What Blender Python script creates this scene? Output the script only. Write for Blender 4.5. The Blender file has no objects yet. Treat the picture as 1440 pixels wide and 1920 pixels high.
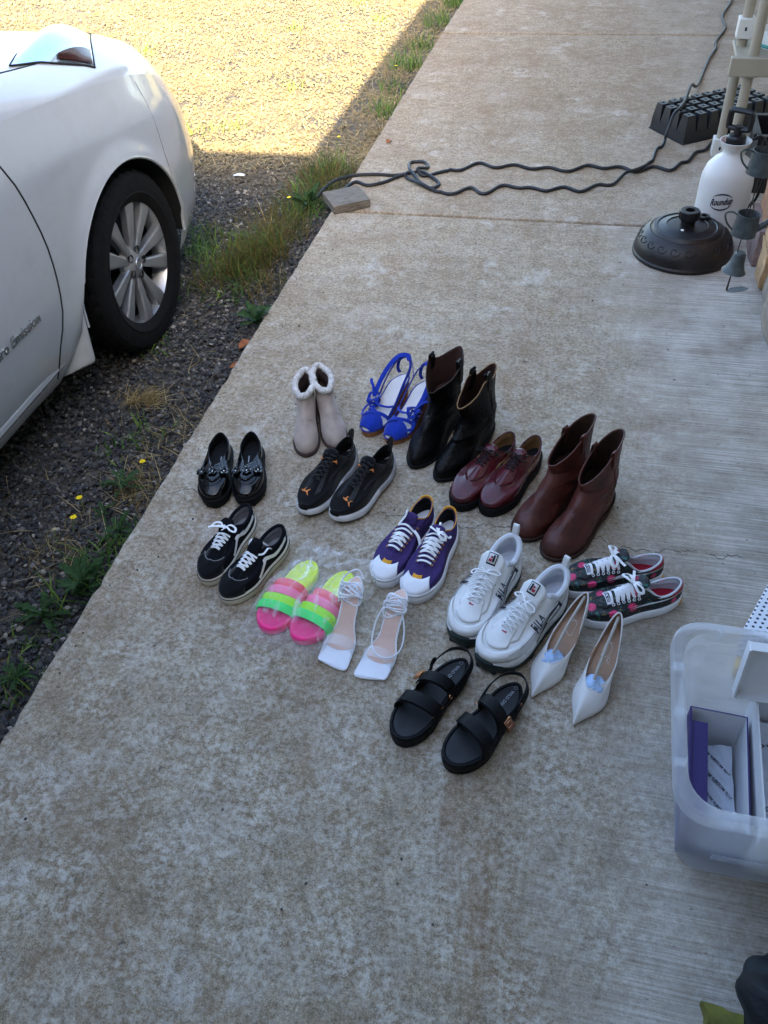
import bpy, bmesh, math, random
import numpy as np
from mathutils import Vector, Matrix
from mathutils.bvhtree import BVHTree
random.seed(7); rng = np.random.default_rng(7)
sc = bpy.context.scene
COL = sc.collection
pi = math.pi

# ------------------------------------------------------------------ camera
cam_d = bpy.data.cameras.new('camera'); cam = bpy.data.objects.new('camera', cam_d); COL.objects.link(cam)
cam_d.sensor_fit = 'VERTICAL'; cam_d.sensor_height = 32; cam_d.sensor_width = 24
cam_d.lens = 26.1664; cam_d.clip_start = 0.05; cam_d.clip_end = 800
_c0, _c1, _c2 = ((0.97289, 0.22527, -0.05226), (-0.11904, 0.68158, 0.722), (0.19826, -0.69621, 0.68992))
cam.matrix_world = Matrix(((_c0[0], _c1[0], _c2[0], 0), (_c0[1], _c1[1], _c2[1], 0), (_c0[2], _c1[2], _c2[2], 1.6), (0, 0, 0, 1)))
sc.camera = cam
# ------------------------------------------------------------------ sky, sun, exposure
TOSUN = Vector((0.38, -0.925, 0.559)).normalized()
w = bpy.data.worlds.new('World'); sc.world = w; w.use_nodes = True
nt = w.node_tree
sky = nt.nodes.new('ShaderNodeTexSky'); sky.sky_type = 'NISHITA'; sky.sun_disc = False
sky.sun_elevation = math.asin(TOSUN.z); sky.sun_rotation = math.atan2(TOSUN.x, TOSUN.y)
sky.air_density = 1.0; sky.dust_density = 3.0; sky.ozone_density = 0.6
bg = nt.nodes['Background']; bg.inputs[1].default_value = 0.15
nt.links.new(sky.outputs[0], bg.inputs[0])
sun_d = bpy.data.lights.new('sun', 'SUN'); sun_d.energy = 4.4; sun_d.angle = math.radians(0.5); sun_d.color = (1.0, 0.87, 0.64)
sun = bpy.data.objects.new('sun', sun_d); COL.objects.link(sun); sun.rotation_euler = TOSUN.to_track_quat('Z', 'Y').to_euler()
sun.location = (4, -8, 8)
vs = sc.view_settings; vs.view_transform = 'Standard'; vs.look = 'None'; vs.gamma = 1; vs.use_curve_mapping = False
vs.exposure = 2.84
sc.cycles.max_bounces = 8; sc.cycles.transparent_max_bounces = 16
sc.cycles.use_denoising = True

# ------------------------------------------------------------------ materials
def srgb(h):
    v = [int(h[i:i+2], 16)/255 for i in (0, 2, 4)]
    return tuple((c/12.92 if c <= .04045 else ((c+.055)/1.055)**2.4) for c in v)
class NT:
    """small helper for node trees"""
    def __init__(s, m): s.m = m; s.t = m.node_tree; s.n = s.t.nodes; s.l = s.t.links
    def new(s, ty, **kw):
        n = s.n.new(ty)
        for k, v in kw.items():
            if k[0] == 'i' and k[1:].isdigit(): n.inputs[int(k[1:])].default_value = v
            else: setattr(n, k, v)
        return n
    def link(s, a, b): s.l.new(a, b)
    def coord(s, kind='Object', scale=(1, 1, 1), loc=(0, 0, 0), rot=(0, 0, 0)):
        c = s.new('ShaderNodeTexCoord'); mp = s.new('ShaderNodeMapping')
        mp.inputs['Scale'].default_value = scale; mp.inputs['Location'].default_value = loc; mp.inputs['Rotation'].default_value = rot
        s.link(c.outputs[kind], mp.inputs[0]); return mp.outputs[0]
    def noise(s, vec, scale, detail=4, rough=.55, dist=0):
        n = s.new('ShaderNodeTexNoise'); n.inputs['Scale'].default_value = scale; n.inputs['Detail'].default_value = detail
        n.inputs['Roughness'].default_value = rough; n.inputs['Distortion'].default_value = dist
        if vec is not None: s.link(vec, n.inputs['Vector'])
        return n.outputs[0]
    def ramp(s, fac, stops, interp='LINEAR'):
        r = s.new('ShaderNodeValToRGB'); r.color_ramp.interpolation = interp
        el = r.color_ramp.elements
        while len(el) < len(stops): el.new(.5)
        for e, (p, c) in zip(el, stops):
            e.position = p; e.color = (*c, 1) if hasattr(c, '__len__') and len(c) == 3 else ((c, c, c, 1) if not hasattr(c, '__len__') else c)
        s.link(fac, r.inputs[0]); return r.outputs[0]
    def mix(s, a, b, fac, mode='MIX'):
        n = s.new('ShaderNodeMix', data_type='RGBA', blend_type=mode)
        for sock, v in ((n.inputs[0], fac), (n.inputs[6], a), (n.inputs[7], b)):
            if isinstance(v, bpy.types.NodeSocket): s.link(v, sock)
            elif hasattr(v, '__len__'): sock.default_value = (*v[:3], 1)
            else: sock.default_value = v
        return n.outputs[2]
    def math(s, op, a, b=0.0, c=0.0):
        n = s.new('ShaderNodeMath', operation=op)
        for i, v in enumerate((a, b, c)):
            if isinstance(v, bpy.types.NodeSocket): s.link(v, n.inputs[i])
            else: n.inputs[i].default_value = v
        return n.outputs[0]
    def sep(s, vec):
        n = s.new('ShaderNodeSeparateXYZ'); s.link(vec, n.inputs[0]); return n.outputs
    def bump(s, h, strength=.3, dist=.01, normal=None):
        n = s.new('ShaderNodeBump'); n.inputs['Strength'].default_value = strength; n.inputs['Distance'].default_value = dist
        s.link(h, n.inputs['Height'])
        if normal is not None: s.link(normal, n.inputs['Normal'])
        return n.outputs[0]
MATS = {}
def newmat(name):
    m = bpy.data.materials.new(name); m.use_nodes = True; MATS[name] = m
    t = NT(m); t.b = t.n['Principled BSDF']; return t
def mat(name, col, rough=.6, metal=0, var=.18, scale=40, bump=0, bscale=300, spec=.5, coat=0, sheen=0, trans=0, alpha=1, ior=1.45, bdist=.002, stretch=(1, 1, 1)):
    """plain procedural material: colour with uneven tone + fine relief"""
    if isinstance(col, str): col = srgb(col)
    t = newmat(name); b = t.b
    vec = t.coord('Object', stretch)
    if var > 0:
        n = t.noise(vec, scale, 5)
        d = tuple(c*(1-var) for c in col); l = tuple(min(1, c*(1+var)) for c in col)
        t.link(t.ramp(n, [(.3, d), (.7, l)]), b.inputs['Base Color'])
        r = t.ramp(t.noise(vec, scale*2.3, 3), [(.3, max(0, rough-.07)), (.7, min(1, rough+.07))]); t.link(r, b.inputs['Roughness'])
    else:
        b.inputs['Base Color'].default_value = (*col, 1); b.inputs['Roughness'].default_value = rough
    b.inputs['Metallic'].default_value = metal; b.inputs['Specular IOR Level'].default_value = spec; b.inputs['IOR'].default_value = ior
    b.inputs['Coat Weight'].default_value = coat; b.inputs['Coat Roughness'].default_value = .05
    if sheen: b.inputs['Sheen Weight'].default_value = sheen; b.inputs['Sheen Roughness'].default_value = .5
    b.inputs['Transmission Weight'].default_value = trans; b.inputs['Alpha'].default_value = alpha
    if bump: t.link(t.bump(t.noise(vec, bscale, 3), bump, bdist), b.inputs['Normal'])
    return MATS[name]

# ------------------------------------------------------------------ geometry helpers
class MB:
    def __init__(s): s.v = []; s.f = []; s.fm = []
    def add(s, v, f, m=0, M=None):
        o = len(s.v)
        s.v += [tuple(M @ Vector(p)) for p in v] if M is not None else [tuple(p) for p in v]
        s.f += [tuple(i+o for i in q) for q in f]; s.fm += [m]*len(f); return s
    def box(s, c, d, M=None, m=0):
        x, y, z = c; a, b, e = d[0]/2, d[1]/2, d[2]/2
        v = [(x+i*a, y+j*b, z+k*e) for k in (-1, 1) for j in (-1, 1) for i in (-1, 1)]
        return s.add(v, [(0, 2, 3, 1), (4, 5, 7, 6), (0, 1, 5, 4), (2, 6, 7, 3), (0, 4, 6, 2), (1, 3, 7, 5)], m, M)
    def build(s, name, mats, parent=None, smooth=35, bevel=0, solid=None, sub=0):
        me = bpy.data.meshes.new(name); me.from_pydata(s.v, [], s.f); 
        if not isinstance(mats, (list, tuple)): mats = [mats]
        for m in mats: me.materials.append(m)
        if len(mats) > 1: me.polygons.foreach_set('material_index', s.fm)
        me.validate(); me.update()
        return link(name, me, parent, smooth, bevel, solid, sub)
def link(name, me, parent=None, smooth=35, bevel=0, solid=None, sub=0):
    if smooth:
        me.polygons.foreach_set('use_smooth', [True]*len(me.polygons)); me.set_sharp_from_angle(angle=math.radians(smooth))
    o = bpy.data.objects.new(name, me); COL.objects.link(o)
    if parent: o.parent = parent
    if bevel:
        b = o.modifiers.new('bevel', 'BEVEL'); b.width = bevel; b.segments = 2; b.limit_method = 'ANGLE'
        me.polygons.foreach_set('use_smooth', [True]*len(me.polygons))
    if solid:
        q = o.modifiers.new('solid', 'SOLIDIFY'); q.thickness = solid[0]; q.offset = solid[1]
        if len(solid) > 2: q.material_offset = solid[2]; q.material_offset_rim = 0
    if sub:
        q = o.modifiers.new('sub', 'SUBSURF'); q.levels = q.render_levels = sub
    return o
def thing(name, label, cat, loc=(0, 0, 0), rotz=0, group=None):
    o = bpy.data.objects.new(name, None); COL.objects.link(o); o.empty_display_size = .05
    o.location = loc; o.rotation_euler = (0, 0, rotz); return tag(o, label, cat, group)
def tag(o, label, cat, group=None):
    o['label'] = label; o['category'] = cat
    if group: o['group'] = group
    return o
def struct(o, kind='structure'): o['kind'] = kind; return o
def frames(P, closed=False):
    P = [Vector(p) for p in P]; n = len(P); T = []
    for i in range(n):
        a = P[i-1] if (i or closed) else P[0]; b = P[(i+1) % n] if (i < n-1 or closed) else P[-1]
        t = b-a; T.append(t.normalized() if t.length > 1e-9 else Vector((0, 0, 1)))
    up = Vector((0, 0, 1)) if abs(T[0].z) < .9 else Vector((1, 0, 0))
    N = []; nrm = (up-T[0]*up.dot(T[0])).normalized()
    for i in range(n):
        if i:
            nrm = nrm-T[i]*nrm.dot(T[i]); nrm = nrm.normalized() if nrm.length > 1e-6 else N[-1]
        N.append(nrm)
    return P, T, N
def tube(P, r, k=8, closed=False, cap=True, prof=None, normals=None):
    """sweep; prof=(w,t) makes a flat strap instead of a round cord; returns (verts, faces)"""
    P, T, N = frames(P, closed)
    if normals is not None:
        N = []
        for t, q in zip(T, normals):
            q = Vector(q); q = q-t*q.dot(t); N.append(q.normalized() if q.length > 1e-6 else Vector((0, 0, 1)))
    n = len(P); rs = r if hasattr(r, '__len__') else [r]*n; v = []; f = []
    for i in range(n):
        B = T[i].cross(N[i])
        if prof:
            w_, t_ = prof; ww = w_*rs[i] if r is not None else w_
            ring_ = [(-.5, -.5), (.5, -.5), (.5, .35), (.3, .5), (-.3, .5), (-.5, .35)]
            v += [P[i]+B*(a*ww)+N[i]*(b*t_) for a, b in ring_]; k = 6
        else:
            v += [P[i]+(N[i]*math.cos(2*pi*j/k)+B*math.sin(2*pi*j/k))*rs[i] for j in range(k)]
    for i in range(n if closed else n-1):
        a, b = i*k, ((i+1) % n)*k
        f += [(a+j, a+(j+1) % k, b+(j+1) % k, b+j) for j in range(k)]
    if cap and not closed: f += [tuple(range(k-1, -1, -1)), tuple(range((n-1)*k, n*k))]
    return v, f
def crv(P, n=8, closed=False):
    """Catmull-Rom through points"""
    P = [Vector(p) for p in P]; m = len(P); out = []
    for i in range(m if closed else m-1):
        g = lambda j: P[j % m] if closed else P[max(0, min(m-1, j))]
        a, b, c, d = g(i-1), g(i), g(i+1), g(i+2)
        for k in range(n):
            t = k/n; out.append(.5*((2*b)+(c-a)*t+(2*a-5*b+4*c-d)*t*t+(3*b-a-3*c+d)*t**3))
    if not closed: out.append(P[-1])
    return out
def lathe(prof, n=32, arc=None):
    v = []; f = []; m = len(prof)
    for i in range(n):
        a = 2*pi*i/n; v += [(r*math.cos(a), r*math.sin(a), z) for r, z in prof]
    for i in range(n):
        a, b = i*m, ((i+1) % n)*m
        f += [(a+j, b+j, b+j+1, a+j+1) for j in range(m-1)]
    return v, f
def gridfaces(rows, cols, closed=False):
    f = []
    for i in range(rows-1):
        for j in range(cols if closed else cols-1):
            f.append((i*cols+j, i*cols+(j+1) % cols, (i+1)*cols+(j+1) % cols, (i+1)*cols+j))
    return f
def spl(K, x):
    """smooth 1-D interpolation through (x,y) knots"""
    xs = [k[0] for k in K]; ys = [k[1] for k in K]; n = len(K)
    if n == 1 or x <= xs[0]: return ys[0]
    if x >= xs[-1]: return ys[-1]
    i = max(j for j in range(n-1) if xs[j] <= x)
    def m(j):
        if j == 0: return (ys[1]-ys[0])/(xs[1]-xs[0])
        if j == n-1: return (ys[-1]-ys[-2])/(xs[-1]-xs[-2])
        a = (ys[j]-ys[j-1])/(xs[j]-xs[j-1]); b = (ys[j+1]-ys[j])/(xs[j+1]-xs[j])
        return 0 if a*b <= 0 else 2*a*b/(a+b)
    h = xs[i+1]-xs[i]; t = (x-xs[i])/h
    return (2*t**3-3*t*t+1)*ys[i]+(t**3-2*t*t+t)*h*m(i)+(-2*t**3+3*t*t)*ys[i+1]+(t**3-t*t)*h*m(i+1)
def text_mesh(s, size=1, extr=0, shear=0, bold=0, align='CENTER', space=1.0):
    c = bpy.data.curves.new('t', 'FONT'); c.body = s; c.size = size; c.extrude = extr; c.shear = shear; c.offset = bold
    c.space_character = space; c.align_x = align; c.align_y = 'CENTER'; c.resolution_u = 3
    o = bpy.data.objects.new('t', c); COL.objects.link(o)
    me = bpy.data.meshes.new_from_object(o.evaluated_get(bpy.context.evaluated_depsgraph_get()))
    v = [tuple(p.co) for p in me.vertices]; f = [tuple(p.vertices) for p in me.polygons]
    bpy.data.objects.remove(o); bpy.data.curves.remove(c); bpy.data.meshes.remove(me)
    return v, f
def poly(pts): return [tuple(p) for p in pts]
# ================================================================== THE SETTING
GZ = -0.07     # gravel level; the slab top is z = 0
# ---- concrete material
t = newmat('concrete'); vec = t.coord('Object'); X, Y, Z = t.sep(vec)
big = t.noise(vec, 1.6, 5, .6); mid = t.noise(vec, 19, 7, .7); fine = t.noise(vec, 95, 4, .75); vfine = t.noise(vec, 330, 2, .7)
speck = t.ramp(t.mix(fine, vfine, .45), [(.36, srgb('766a58')), (.5, srgb('b0a592')), (.62, srgb('dfd8ca'))])
tone = t.ramp(mid, [(.28, srgb('9a9082')), (.5, srgb('d0c7ba')), (.72, srgb('f6f2ea'))])
colr = t.mix(speck, tone, .8, 'MULTIPLY')
stain = t.ramp(t.noise(vec, 2.7, 7, .66, .15), [(.45, 0.0), (.66, .75)])
colr = t.mix(colr, srgb('7d6750'), t.math('MULTIPLY', stain, .6))
pale = t.ramp(t.noise(t.coord('Object', (1, 1, 1), (3.1, 7.7, 0)), 4.2, 7, .72, .1), [(.50, 0.0), (.70, .45)])
colr = t.mix(colr, srgb('c9c6bf'), t.math('MULTIPLY', pale, t.ramp(fine, [(.35, .1), (.6, 1.0)])))
fk = t.ramp(t.noise(vec, 46, 9, .84), [(.47, 0.0), (.57, 1.0)]); fkm = t.ramp(t.noise(t.coord('Object', (1, 1, 1), (9, 4, 0)), 7, 5, .65), [(.36, .08), (.62, .62)]); fkm = t.math('MULTIPLY', fkm, t.ramp(t.math('MULTIPLY', Y, .1), [(.14, 1.0), (.28, .42)]))
colr = t.mix(t.mix(colr, srgb('d8cfc0'), .28, 'MULTIPLY'), srgb('d3cec4'), t.math('MULTIPLY', fk, fkm))
trk = t.ramp(t.noise(t.coord('Object', (2.6, .55, 1), (1.3, .4, 0), (0, 0, .12)), 2.0, 6, .68), [(.54, 0.0), (.68, .75)])
colr = t.mix(colr, srgb('7f6146'), t.math('MULTIPLY', trk, t.ramp(fine, [(.3, .75), (.65, .3)])))
scr = t.noise(t.coord('Object', (1.0, 1.0, 1), (5, 2, 0)), 5.0, 5, .62, .4)
scuff = t.math('MULTIPLY', t.ramp(t.math('ABSOLUTE', t.math('SUBTRACT', scr, .5)), [(.0, 1.0), (.05, 0.0)]), t.ramp(t.noise(vec, 4.5, 3, .6), [(.54, 0.0), (.68, .5)]))
colr = t.mix(colr, srgb('dcdad6'), t.math('MULTIPLY', scuff, t.ramp(vfine, [(.35, .2), (.6, 1.0)])))
# broom-finished, less weathered zone towards the house
wob = t.math('MULTIPLY_ADD', t.noise(vec, 2.2, 4, .6), .9, -.45)
nearp = t.ramp(t.math('MULTIPLY', Y, .1), [(.345, 1.0), (.352, .35)]); zone = t.math('MULTIPLY', t.ramp(t.math('ADD', X, wob), [(.02, 0.0), (.42, 1.0)]), nearp)
broomv = t.coord('Object', (3.0, 190, 1), (0, 0, 0), (0, 0, math.radians(-.6)))
broom = t.noise(broomv, 1.0, 3, .7)
bcol = t.ramp(broom, [(.28, srgb('8f887e')), (.5, srgb('b7b0a6')), (.7, srgb('ddd8d1'))])
bcol = t.mix(bcol, t.ramp(t.noise(vec, 5, 5, .65), [(.3, srgb('a69b8e')), (.6, srgb('ffffff'))]), .75, 'MULTIPLY')
dots = t.ramp(t.noise(t.coord('Object', (1, 2.2, 1)), 62, 2, .5), [(.27, 1.0), (.33, 0.0)])
bcol = t.mix(bcol, srgb('55524f'), t.math('MULTIPLY', dots, .8))
colr = t.mix(colr, bcol, t.math('MULTIPLY', zone, .82))
# warm haze and bounced light tinted into the colour of the far panels
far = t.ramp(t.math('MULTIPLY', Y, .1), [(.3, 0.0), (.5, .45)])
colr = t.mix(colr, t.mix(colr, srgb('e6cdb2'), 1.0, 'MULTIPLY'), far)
# hairline crack across the slab
wv = t.math('MULTIPLY_ADD', t.noise(t.coord('Object', (1, .05, 1)), 9, 6, .6), .16, 1.52)
d = t.math('ABSOLUTE', t.math('SUBTRACT', Y, wv))
crack = t.math('MULTIPLY', t.math('LESS_THAN', d, .0016), t.ramp(t.noise(vec, 6, 2), [(.42, 0.0), (.46, 1.0)]))
colr = t.mix(colr, srgb('3c372f'), t.math('MULTIPLY', crack, .85))
spots = t.ramp(t.noise(vec, 23, 3, .5), [(.23, 1.0), (.27, 0.0)])
colr = t.mix(colr, srgb('4c4a49'), t.math('MULTIPLY', spots, .75))
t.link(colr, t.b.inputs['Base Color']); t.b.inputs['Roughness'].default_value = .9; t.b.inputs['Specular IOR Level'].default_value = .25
h = t.math('ADD', t.math('MULTIPLY', fine, .7), t.math('MULTIPLY', t.math('MULTIPLY', broom, zone), .9))
t.link(t.bump(h, .55, .004), t.b.inputs['Normal'])
M_conc = MATS['concrete']
# ---- soil/gravel sheet material
t = newmat('ground'); vec = t.coord('Object')
g1 = t.noise(vec, 60, 4, .7); g2 = t.noise(vec, .5, 4); g3 = t.noise(vec, 3, 4)
c = t.ramp(g1, [(.3, srgb('2b2a29')), (.55, srgb('55504a')), (.75, srgb('8b8172'))])
Xs, Ys, Zs = t.sep(vec); c = t.mix(c, srgb('8d7a58'), t.math('MULTIPLY', t.ramp(g3, [(.4, 0.0), (.65, .65)]), t.ramp(t.math('MULTIPLY', Ys, .1), [(.33, .15), (.45, 1.0)])))  # straw tint strengthened towards the sunny drive, sunlight put into the colour
Xs, Ys, Zs = t.sep(vec)
dist = t.ramp(t.math('MULTIPLY', t.math('ABSOLUTE', Ys), .02), [(.3, 0.0), (.6, 1.0)])
c = t.mix(c, t.ramp(g2, [(.35, srgb('6d6a3a')), (.65, srgb('a08f5c'))]), dist)
t.link(c, t.b.inputs['Base Color']); t.b.inputs['Roughness'].default_value = 1
t.link(t.bump(g1, .8, .01), t.b.inputs['Normal'])
mb = MB(); mb.add([(-160, -160, GZ-.012), (160, -160, GZ-.012), (160, 160, GZ-.012), (-160, 160, GZ-.012)], [(0, 1, 2, 3)])
struct(mb.build('ground', MATS['ground'], smooth=0))

# ---- concrete panels with weathered edges and open joints
def slab(x0, x1, y0, y1):
    edge = []
    n = max(4, int((y1-y0)/.03))
    for i in range(n+1):
        y = y0+(y1-y0)*i/n
        edge.append((x0+.0025*math.sin(y*1.9)+.001*math.sin(y*31)+random.uniform(-.0016, .0016)+(.002*max(0, math.sin(y*2.3+1)*math.sin(y*5.1))**2)+(random.uniform(.003, .008) if random.random() < .02 else 0), y))
    loop = [(x1, y0)]+[]; m = 14
    loop = [(x, y0) for x in np.linspace(x1, x0+.02, m)]+edge+[(x, y1) for x in np.linspace(x0+.02, x1, m)]
    cxm, cym = (x0+x1)/2, (y0+y1)/2; k = len(loop)
    def ins(p, d): return (p[0]+(d if p[0] < cxm else -d), p[1]+(d if p[1] < cym and abs(p[1]-y0) < .01 else (-d if abs(p[1]-y1) < .01 else 0)))
    v = [(*ins(p, .007), 0) for p in loop]+[(*ins(p, .002), -.003) for p in loop]+[(p[0], p[1], -.009) for p in loop]+[(p[0], p[1], -.14) for p in loop]
    f = [tuple(range(k-1, -1, -1))]
    for r in range(3): f += [(r*k+i, r*k+(i+1) % k, (r+1)*k+(i+1) % k, (r+1)*k+i) for i in range(k)]
    mb = MB(); mb.add(v, f); return struct(mb.build('concrete_slab', M_conc, smooth=30))
JOINT = []
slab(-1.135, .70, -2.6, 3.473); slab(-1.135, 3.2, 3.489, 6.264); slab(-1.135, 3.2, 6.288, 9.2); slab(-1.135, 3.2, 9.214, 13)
M_dirt = mat('joint_dirt', '1f1b16', .95, var=.4, scale=60, bump=.6)
for y in (3.481, 6.275):
    mb = MB(); mb.box((.9, y, -.06), (4.0, .030, .03)); struct(mb.build('joint_filler', M_dirt))

# ---- loose crushed-rock gravel (countless: one object)
def ico():
    p = (1+5**.5)/2
    v = np.array([(-1, p, 0), (1, p, 0), (-1, -p, 0), (1, -p, 0), (0, -1, p), (0, 1, p), (0, -1, -p), (0, 1, -p), (p, 0, -1), (p, 0, 1), (-p, 0, -1), (-p, 0, 1)])
    f = [(0, 11, 5), (0, 5, 1), (0, 1, 7), (0, 7, 10), (0, 10, 11), (1, 5, 9), (5, 11, 4), (11, 10, 2), (10, 7, 6), (7, 1, 8), (3, 9, 4), (3, 4, 2), (3, 2, 6), (3, 6, 8), (3, 8, 9), (4, 9, 5), (2, 4, 11), (6, 2, 10), (8, 6, 7), (9, 8, 1)]
    return v/np.linalg.norm(v[0]), np.array(f)
def big_mesh(name, V, F, mats, tone=None):
    me = bpy.data.meshes.new(name); nv, nf = len(V), len(F); k = F.shape[1]
    me.vertices.add(nv); me.vertices.foreach_set('co', V.astype(np.float32).ravel())
    me.loops.add(nf*k); me.loops.foreach_set('vertex_index', F.astype(np.int32).ravel())
    me.polygons.add(nf); me.polygons.foreach_set('loop_start', (np.arange(nf)*k).astype(np.int32))
    me.polygons.foreach_set('use_smooth', np.zeros(nf, bool))
    me.update(calc_edges=True)
    if tone is not None:
        a = me.attributes.new('tone', 'FLOAT', 'POINT'); a.data.foreach_set('value', tone.astype(np.float32))
    me.materials.append(mats)
    o = bpy.data.objects.new(name, me); COL.objects.link(o); return o
def stones(pts, size, zj):
    n = len(pts); iv, fi = ico(); q = rng.normal(size=(n, 4)); q /= np.linalg.norm(q, axis=1)[:, None]
    a, b, c, d = q.T
    Rm = np.stack([np.stack([1-2*(c*c+d*d), 2*(b*c-a*d), 2*(b*d+a*c)], -1), np.stack([2*(b*c+a*d), 1-2*(b*b+d*d), 2*(c*d-a*b)], -1), np.stack([2*(b*d-a*c), 2*(c*d+a*b), 1-2*(b*b+c*c)], -1)], 1)
    V = iv[None]*rng.uniform(.62, 1.2, (n, 12, 1))*rng.uniform(.55, 1.15, (n, 1, 3))
    V = np.einsum('nij,nkj->nki', Rm, V); V[:, :, 2] *= .8
    V = V*size[:, None, None]+pts[:, None, :]; V[:, :, 2] += zj[:, None]
    F = (fi[None]+np.arange(n)[:, None, None]*12).reshape(-1, 3)
    tone = np.repeat(rng.uniform(0, 1, n), 12)
    return V.reshape(-1, 3), F, tone
def gravel_pts(x0, x1, y0, y1, dens):
    n = int((x1-x0)*(y1-y0)*dens); return np.stack([rng.uniform(x0, x1, n), rng.uniform(y0, y1, n), np.full(n, GZ)], 1)
A = gravel_pts(-2.6, -1.125, .3, 4.4, 8000); B = gravel_pts(-4.2, -1.125, 4.4, 8.2, 2600); C = gravel_pts(-7.5, -4.2, 4.0, 8.6, 900); D = gravel_pts(-4.2, -2.6, 1.0, 4.4, 500)
V = []; F = []; T = []; o = 0
for P, lo, hi in ((A, .005, .0108), (B, .0045, .0125), (C, .007, .015), (D, .010, .018)):
    sz = rng.uniform(0, 1, len(P))**1.6*(hi-lo)+lo
    big_ = rng.uniform(size=len(P)) < .02; sz[big_] *= 1.6
    v, f_, tn = stones(P, sz, rng.uniform(-.4, .7, len(P))*sz)
    V.append(v); F.append(f_+o); T.append(tn); o += len(v)
t = newmat('gravel_stone')
at = t.new('ShaderNodeAttribute', attribute_name='tone')
gv = t.coord('Object')
c = t.ramp(at.outputs['Fac'], [(0, srgb('2c2c2e')), (.45, srgb('434345')), (.8, srgb('57544f')), (.95, srgb('76706a')), (1, srgb('a39c90'))])
c = t.mix(c, t.ramp(t.noise(gv, 150, 3, .6), [(.3, .62), (.7, 1.3)]), .6, 'MULTIPLY')
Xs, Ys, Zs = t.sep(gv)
sunlit_dust = t.math('MULTIPLY', t.ramp(t.math('MULTIPLY', Ys, .1), [(.37, 0.0), (.43, 1.0)]), t.ramp(t.noise(gv, 1.3, 4), [(.25, .35), (.7, .95)]))  # straw dust plus sunlight painted into the stones beyond the shadow line
c = t.mix(c, srgb('93805a'), sunlit_dust)
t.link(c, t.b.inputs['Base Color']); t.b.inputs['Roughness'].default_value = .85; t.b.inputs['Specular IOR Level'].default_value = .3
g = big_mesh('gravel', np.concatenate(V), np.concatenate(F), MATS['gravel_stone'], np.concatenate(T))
struct(g, 'stuff'); g['label'] = 'dark grey crushed rock gravel beside the concrete slab'

GP = np.stack([rng.uniform(-1.12, .55, 150), rng.uniform(.4, 6, 150), np.zeros(150)], 1); GP[:70, 0] = -1.12+np.abs(rng.normal(0, .12, 70)); GS = rng.uniform(.0012, .0042, 150)
v, f_, tn = stones(GP, GS, GS*.4); g = struct(big_mesh('loose_grit', v, f_, MATS['gravel_stone'], tn), 'stuff'); g['label'] = 'stray gravel grit scattered on the concrete'
# ---- grass and straw
def leafmat(name, c0, c1, c2):
    t = newmat(name); at = t.new('ShaderNodeAttribute', attribute_name='tone')
    t.link(t.ramp(at.outputs['Fac'], [(0, srgb(c0)), (.5, srgb(c1)), (1, srgb(c2))]), t.b.inputs['Base Color'])
    t.b.inputs['Roughness'].default_value = .7; t.b.inputs['Specular IOR Level'].default_value = .25
    tr = t.new('ShaderNodeBsdfTranslucent'); t.link(t.ramp(at.outputs['Fac'], [(0, srgb(c0)), (.5, srgb(c1)), (1, srgb(c2))]), tr.inputs[0])
    ms = t.new('ShaderNodeMixShader'); ms.inputs[0].default_value = .3
    t.link(t.b.outputs[0], ms.inputs[1]); t.link(tr.outputs[0], ms.inputs[2]); t.link(ms.outputs[0], t.n['Material Output'].inputs[0])
    return MATS[name]
M_green = leafmat('green_blade', '2f4a1c', '466a2a', '7d9440'); M_straw = leafmat('straw_blade', '6a5636', '9c8455', 'c9b483')
M_olive = leafmat('olive_weed', '3f4a1e', '5c5c2a', '7c5a34'); M_leaf = leafmat('weed_leaf', '243a1d', '36512b', '54703c')
class Blades:
    def __init__(s): s.V = []; s.F = []; s.T = []; s.n = 0
    def blade(s, base, az, lean, L, wd, droop, tone, seg=4):
        d = Vector((math.cos(az), math.sin(az), 0)); sd = Vector((-d.y, d.x, 0)); p = Vector(base); ang = lean; vv = []
        for i in range(seg+1):
            k = i/seg; ww = wd*(1-k**1.5)+.0003
            vv += [p-sd*ww/2, p+sd*ww/2]
            p = p+(d*math.cos(ang)+Vector((0, 0, 1))*math.sin(ang))*(L/seg); ang -= droop/seg
            if p.z < base[2]+.002: p.z = base[2]+.002
        s.V += [tuple(q) for q in vv]
        s.F += [(s.n+2*i, s.n+2*i+1, s.n+2*i+3, s.n+2*i+2) for i in range(seg)]
        s.T += [tone]*len(vv); s.n += len(vv)
    def tuft(s, x, y, n, L, wd, spread, lean=(.6, 1.4), droop=(.3, 1.2), tone=(0, 1), z=GZ):
        for _ in range(n):
            r = spread*math.sqrt(random.random()); a = random.uniform(0, 2*pi)
            px_, py_ = x+r*math.cos(a), y+r*math.sin(a)
            if px_ > -1.138 and y < 9: px_ = -1.138-random.random()*.03
            s.blade((px_, py_, z), random.uniform(0, 2*pi), random.uniform(*lean), L*random.uniform(.5, 1.15), wd*random.uniform(.6, 1.3), random.uniform(*droop), random.uniform(*tone))
    def build(s, name, m):
        return big_mesh(name, np.array(s.V), np.array(s.F), m, np.array(s.T))
gr = Blades(); st = Blades(); ol = Blades()
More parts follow.
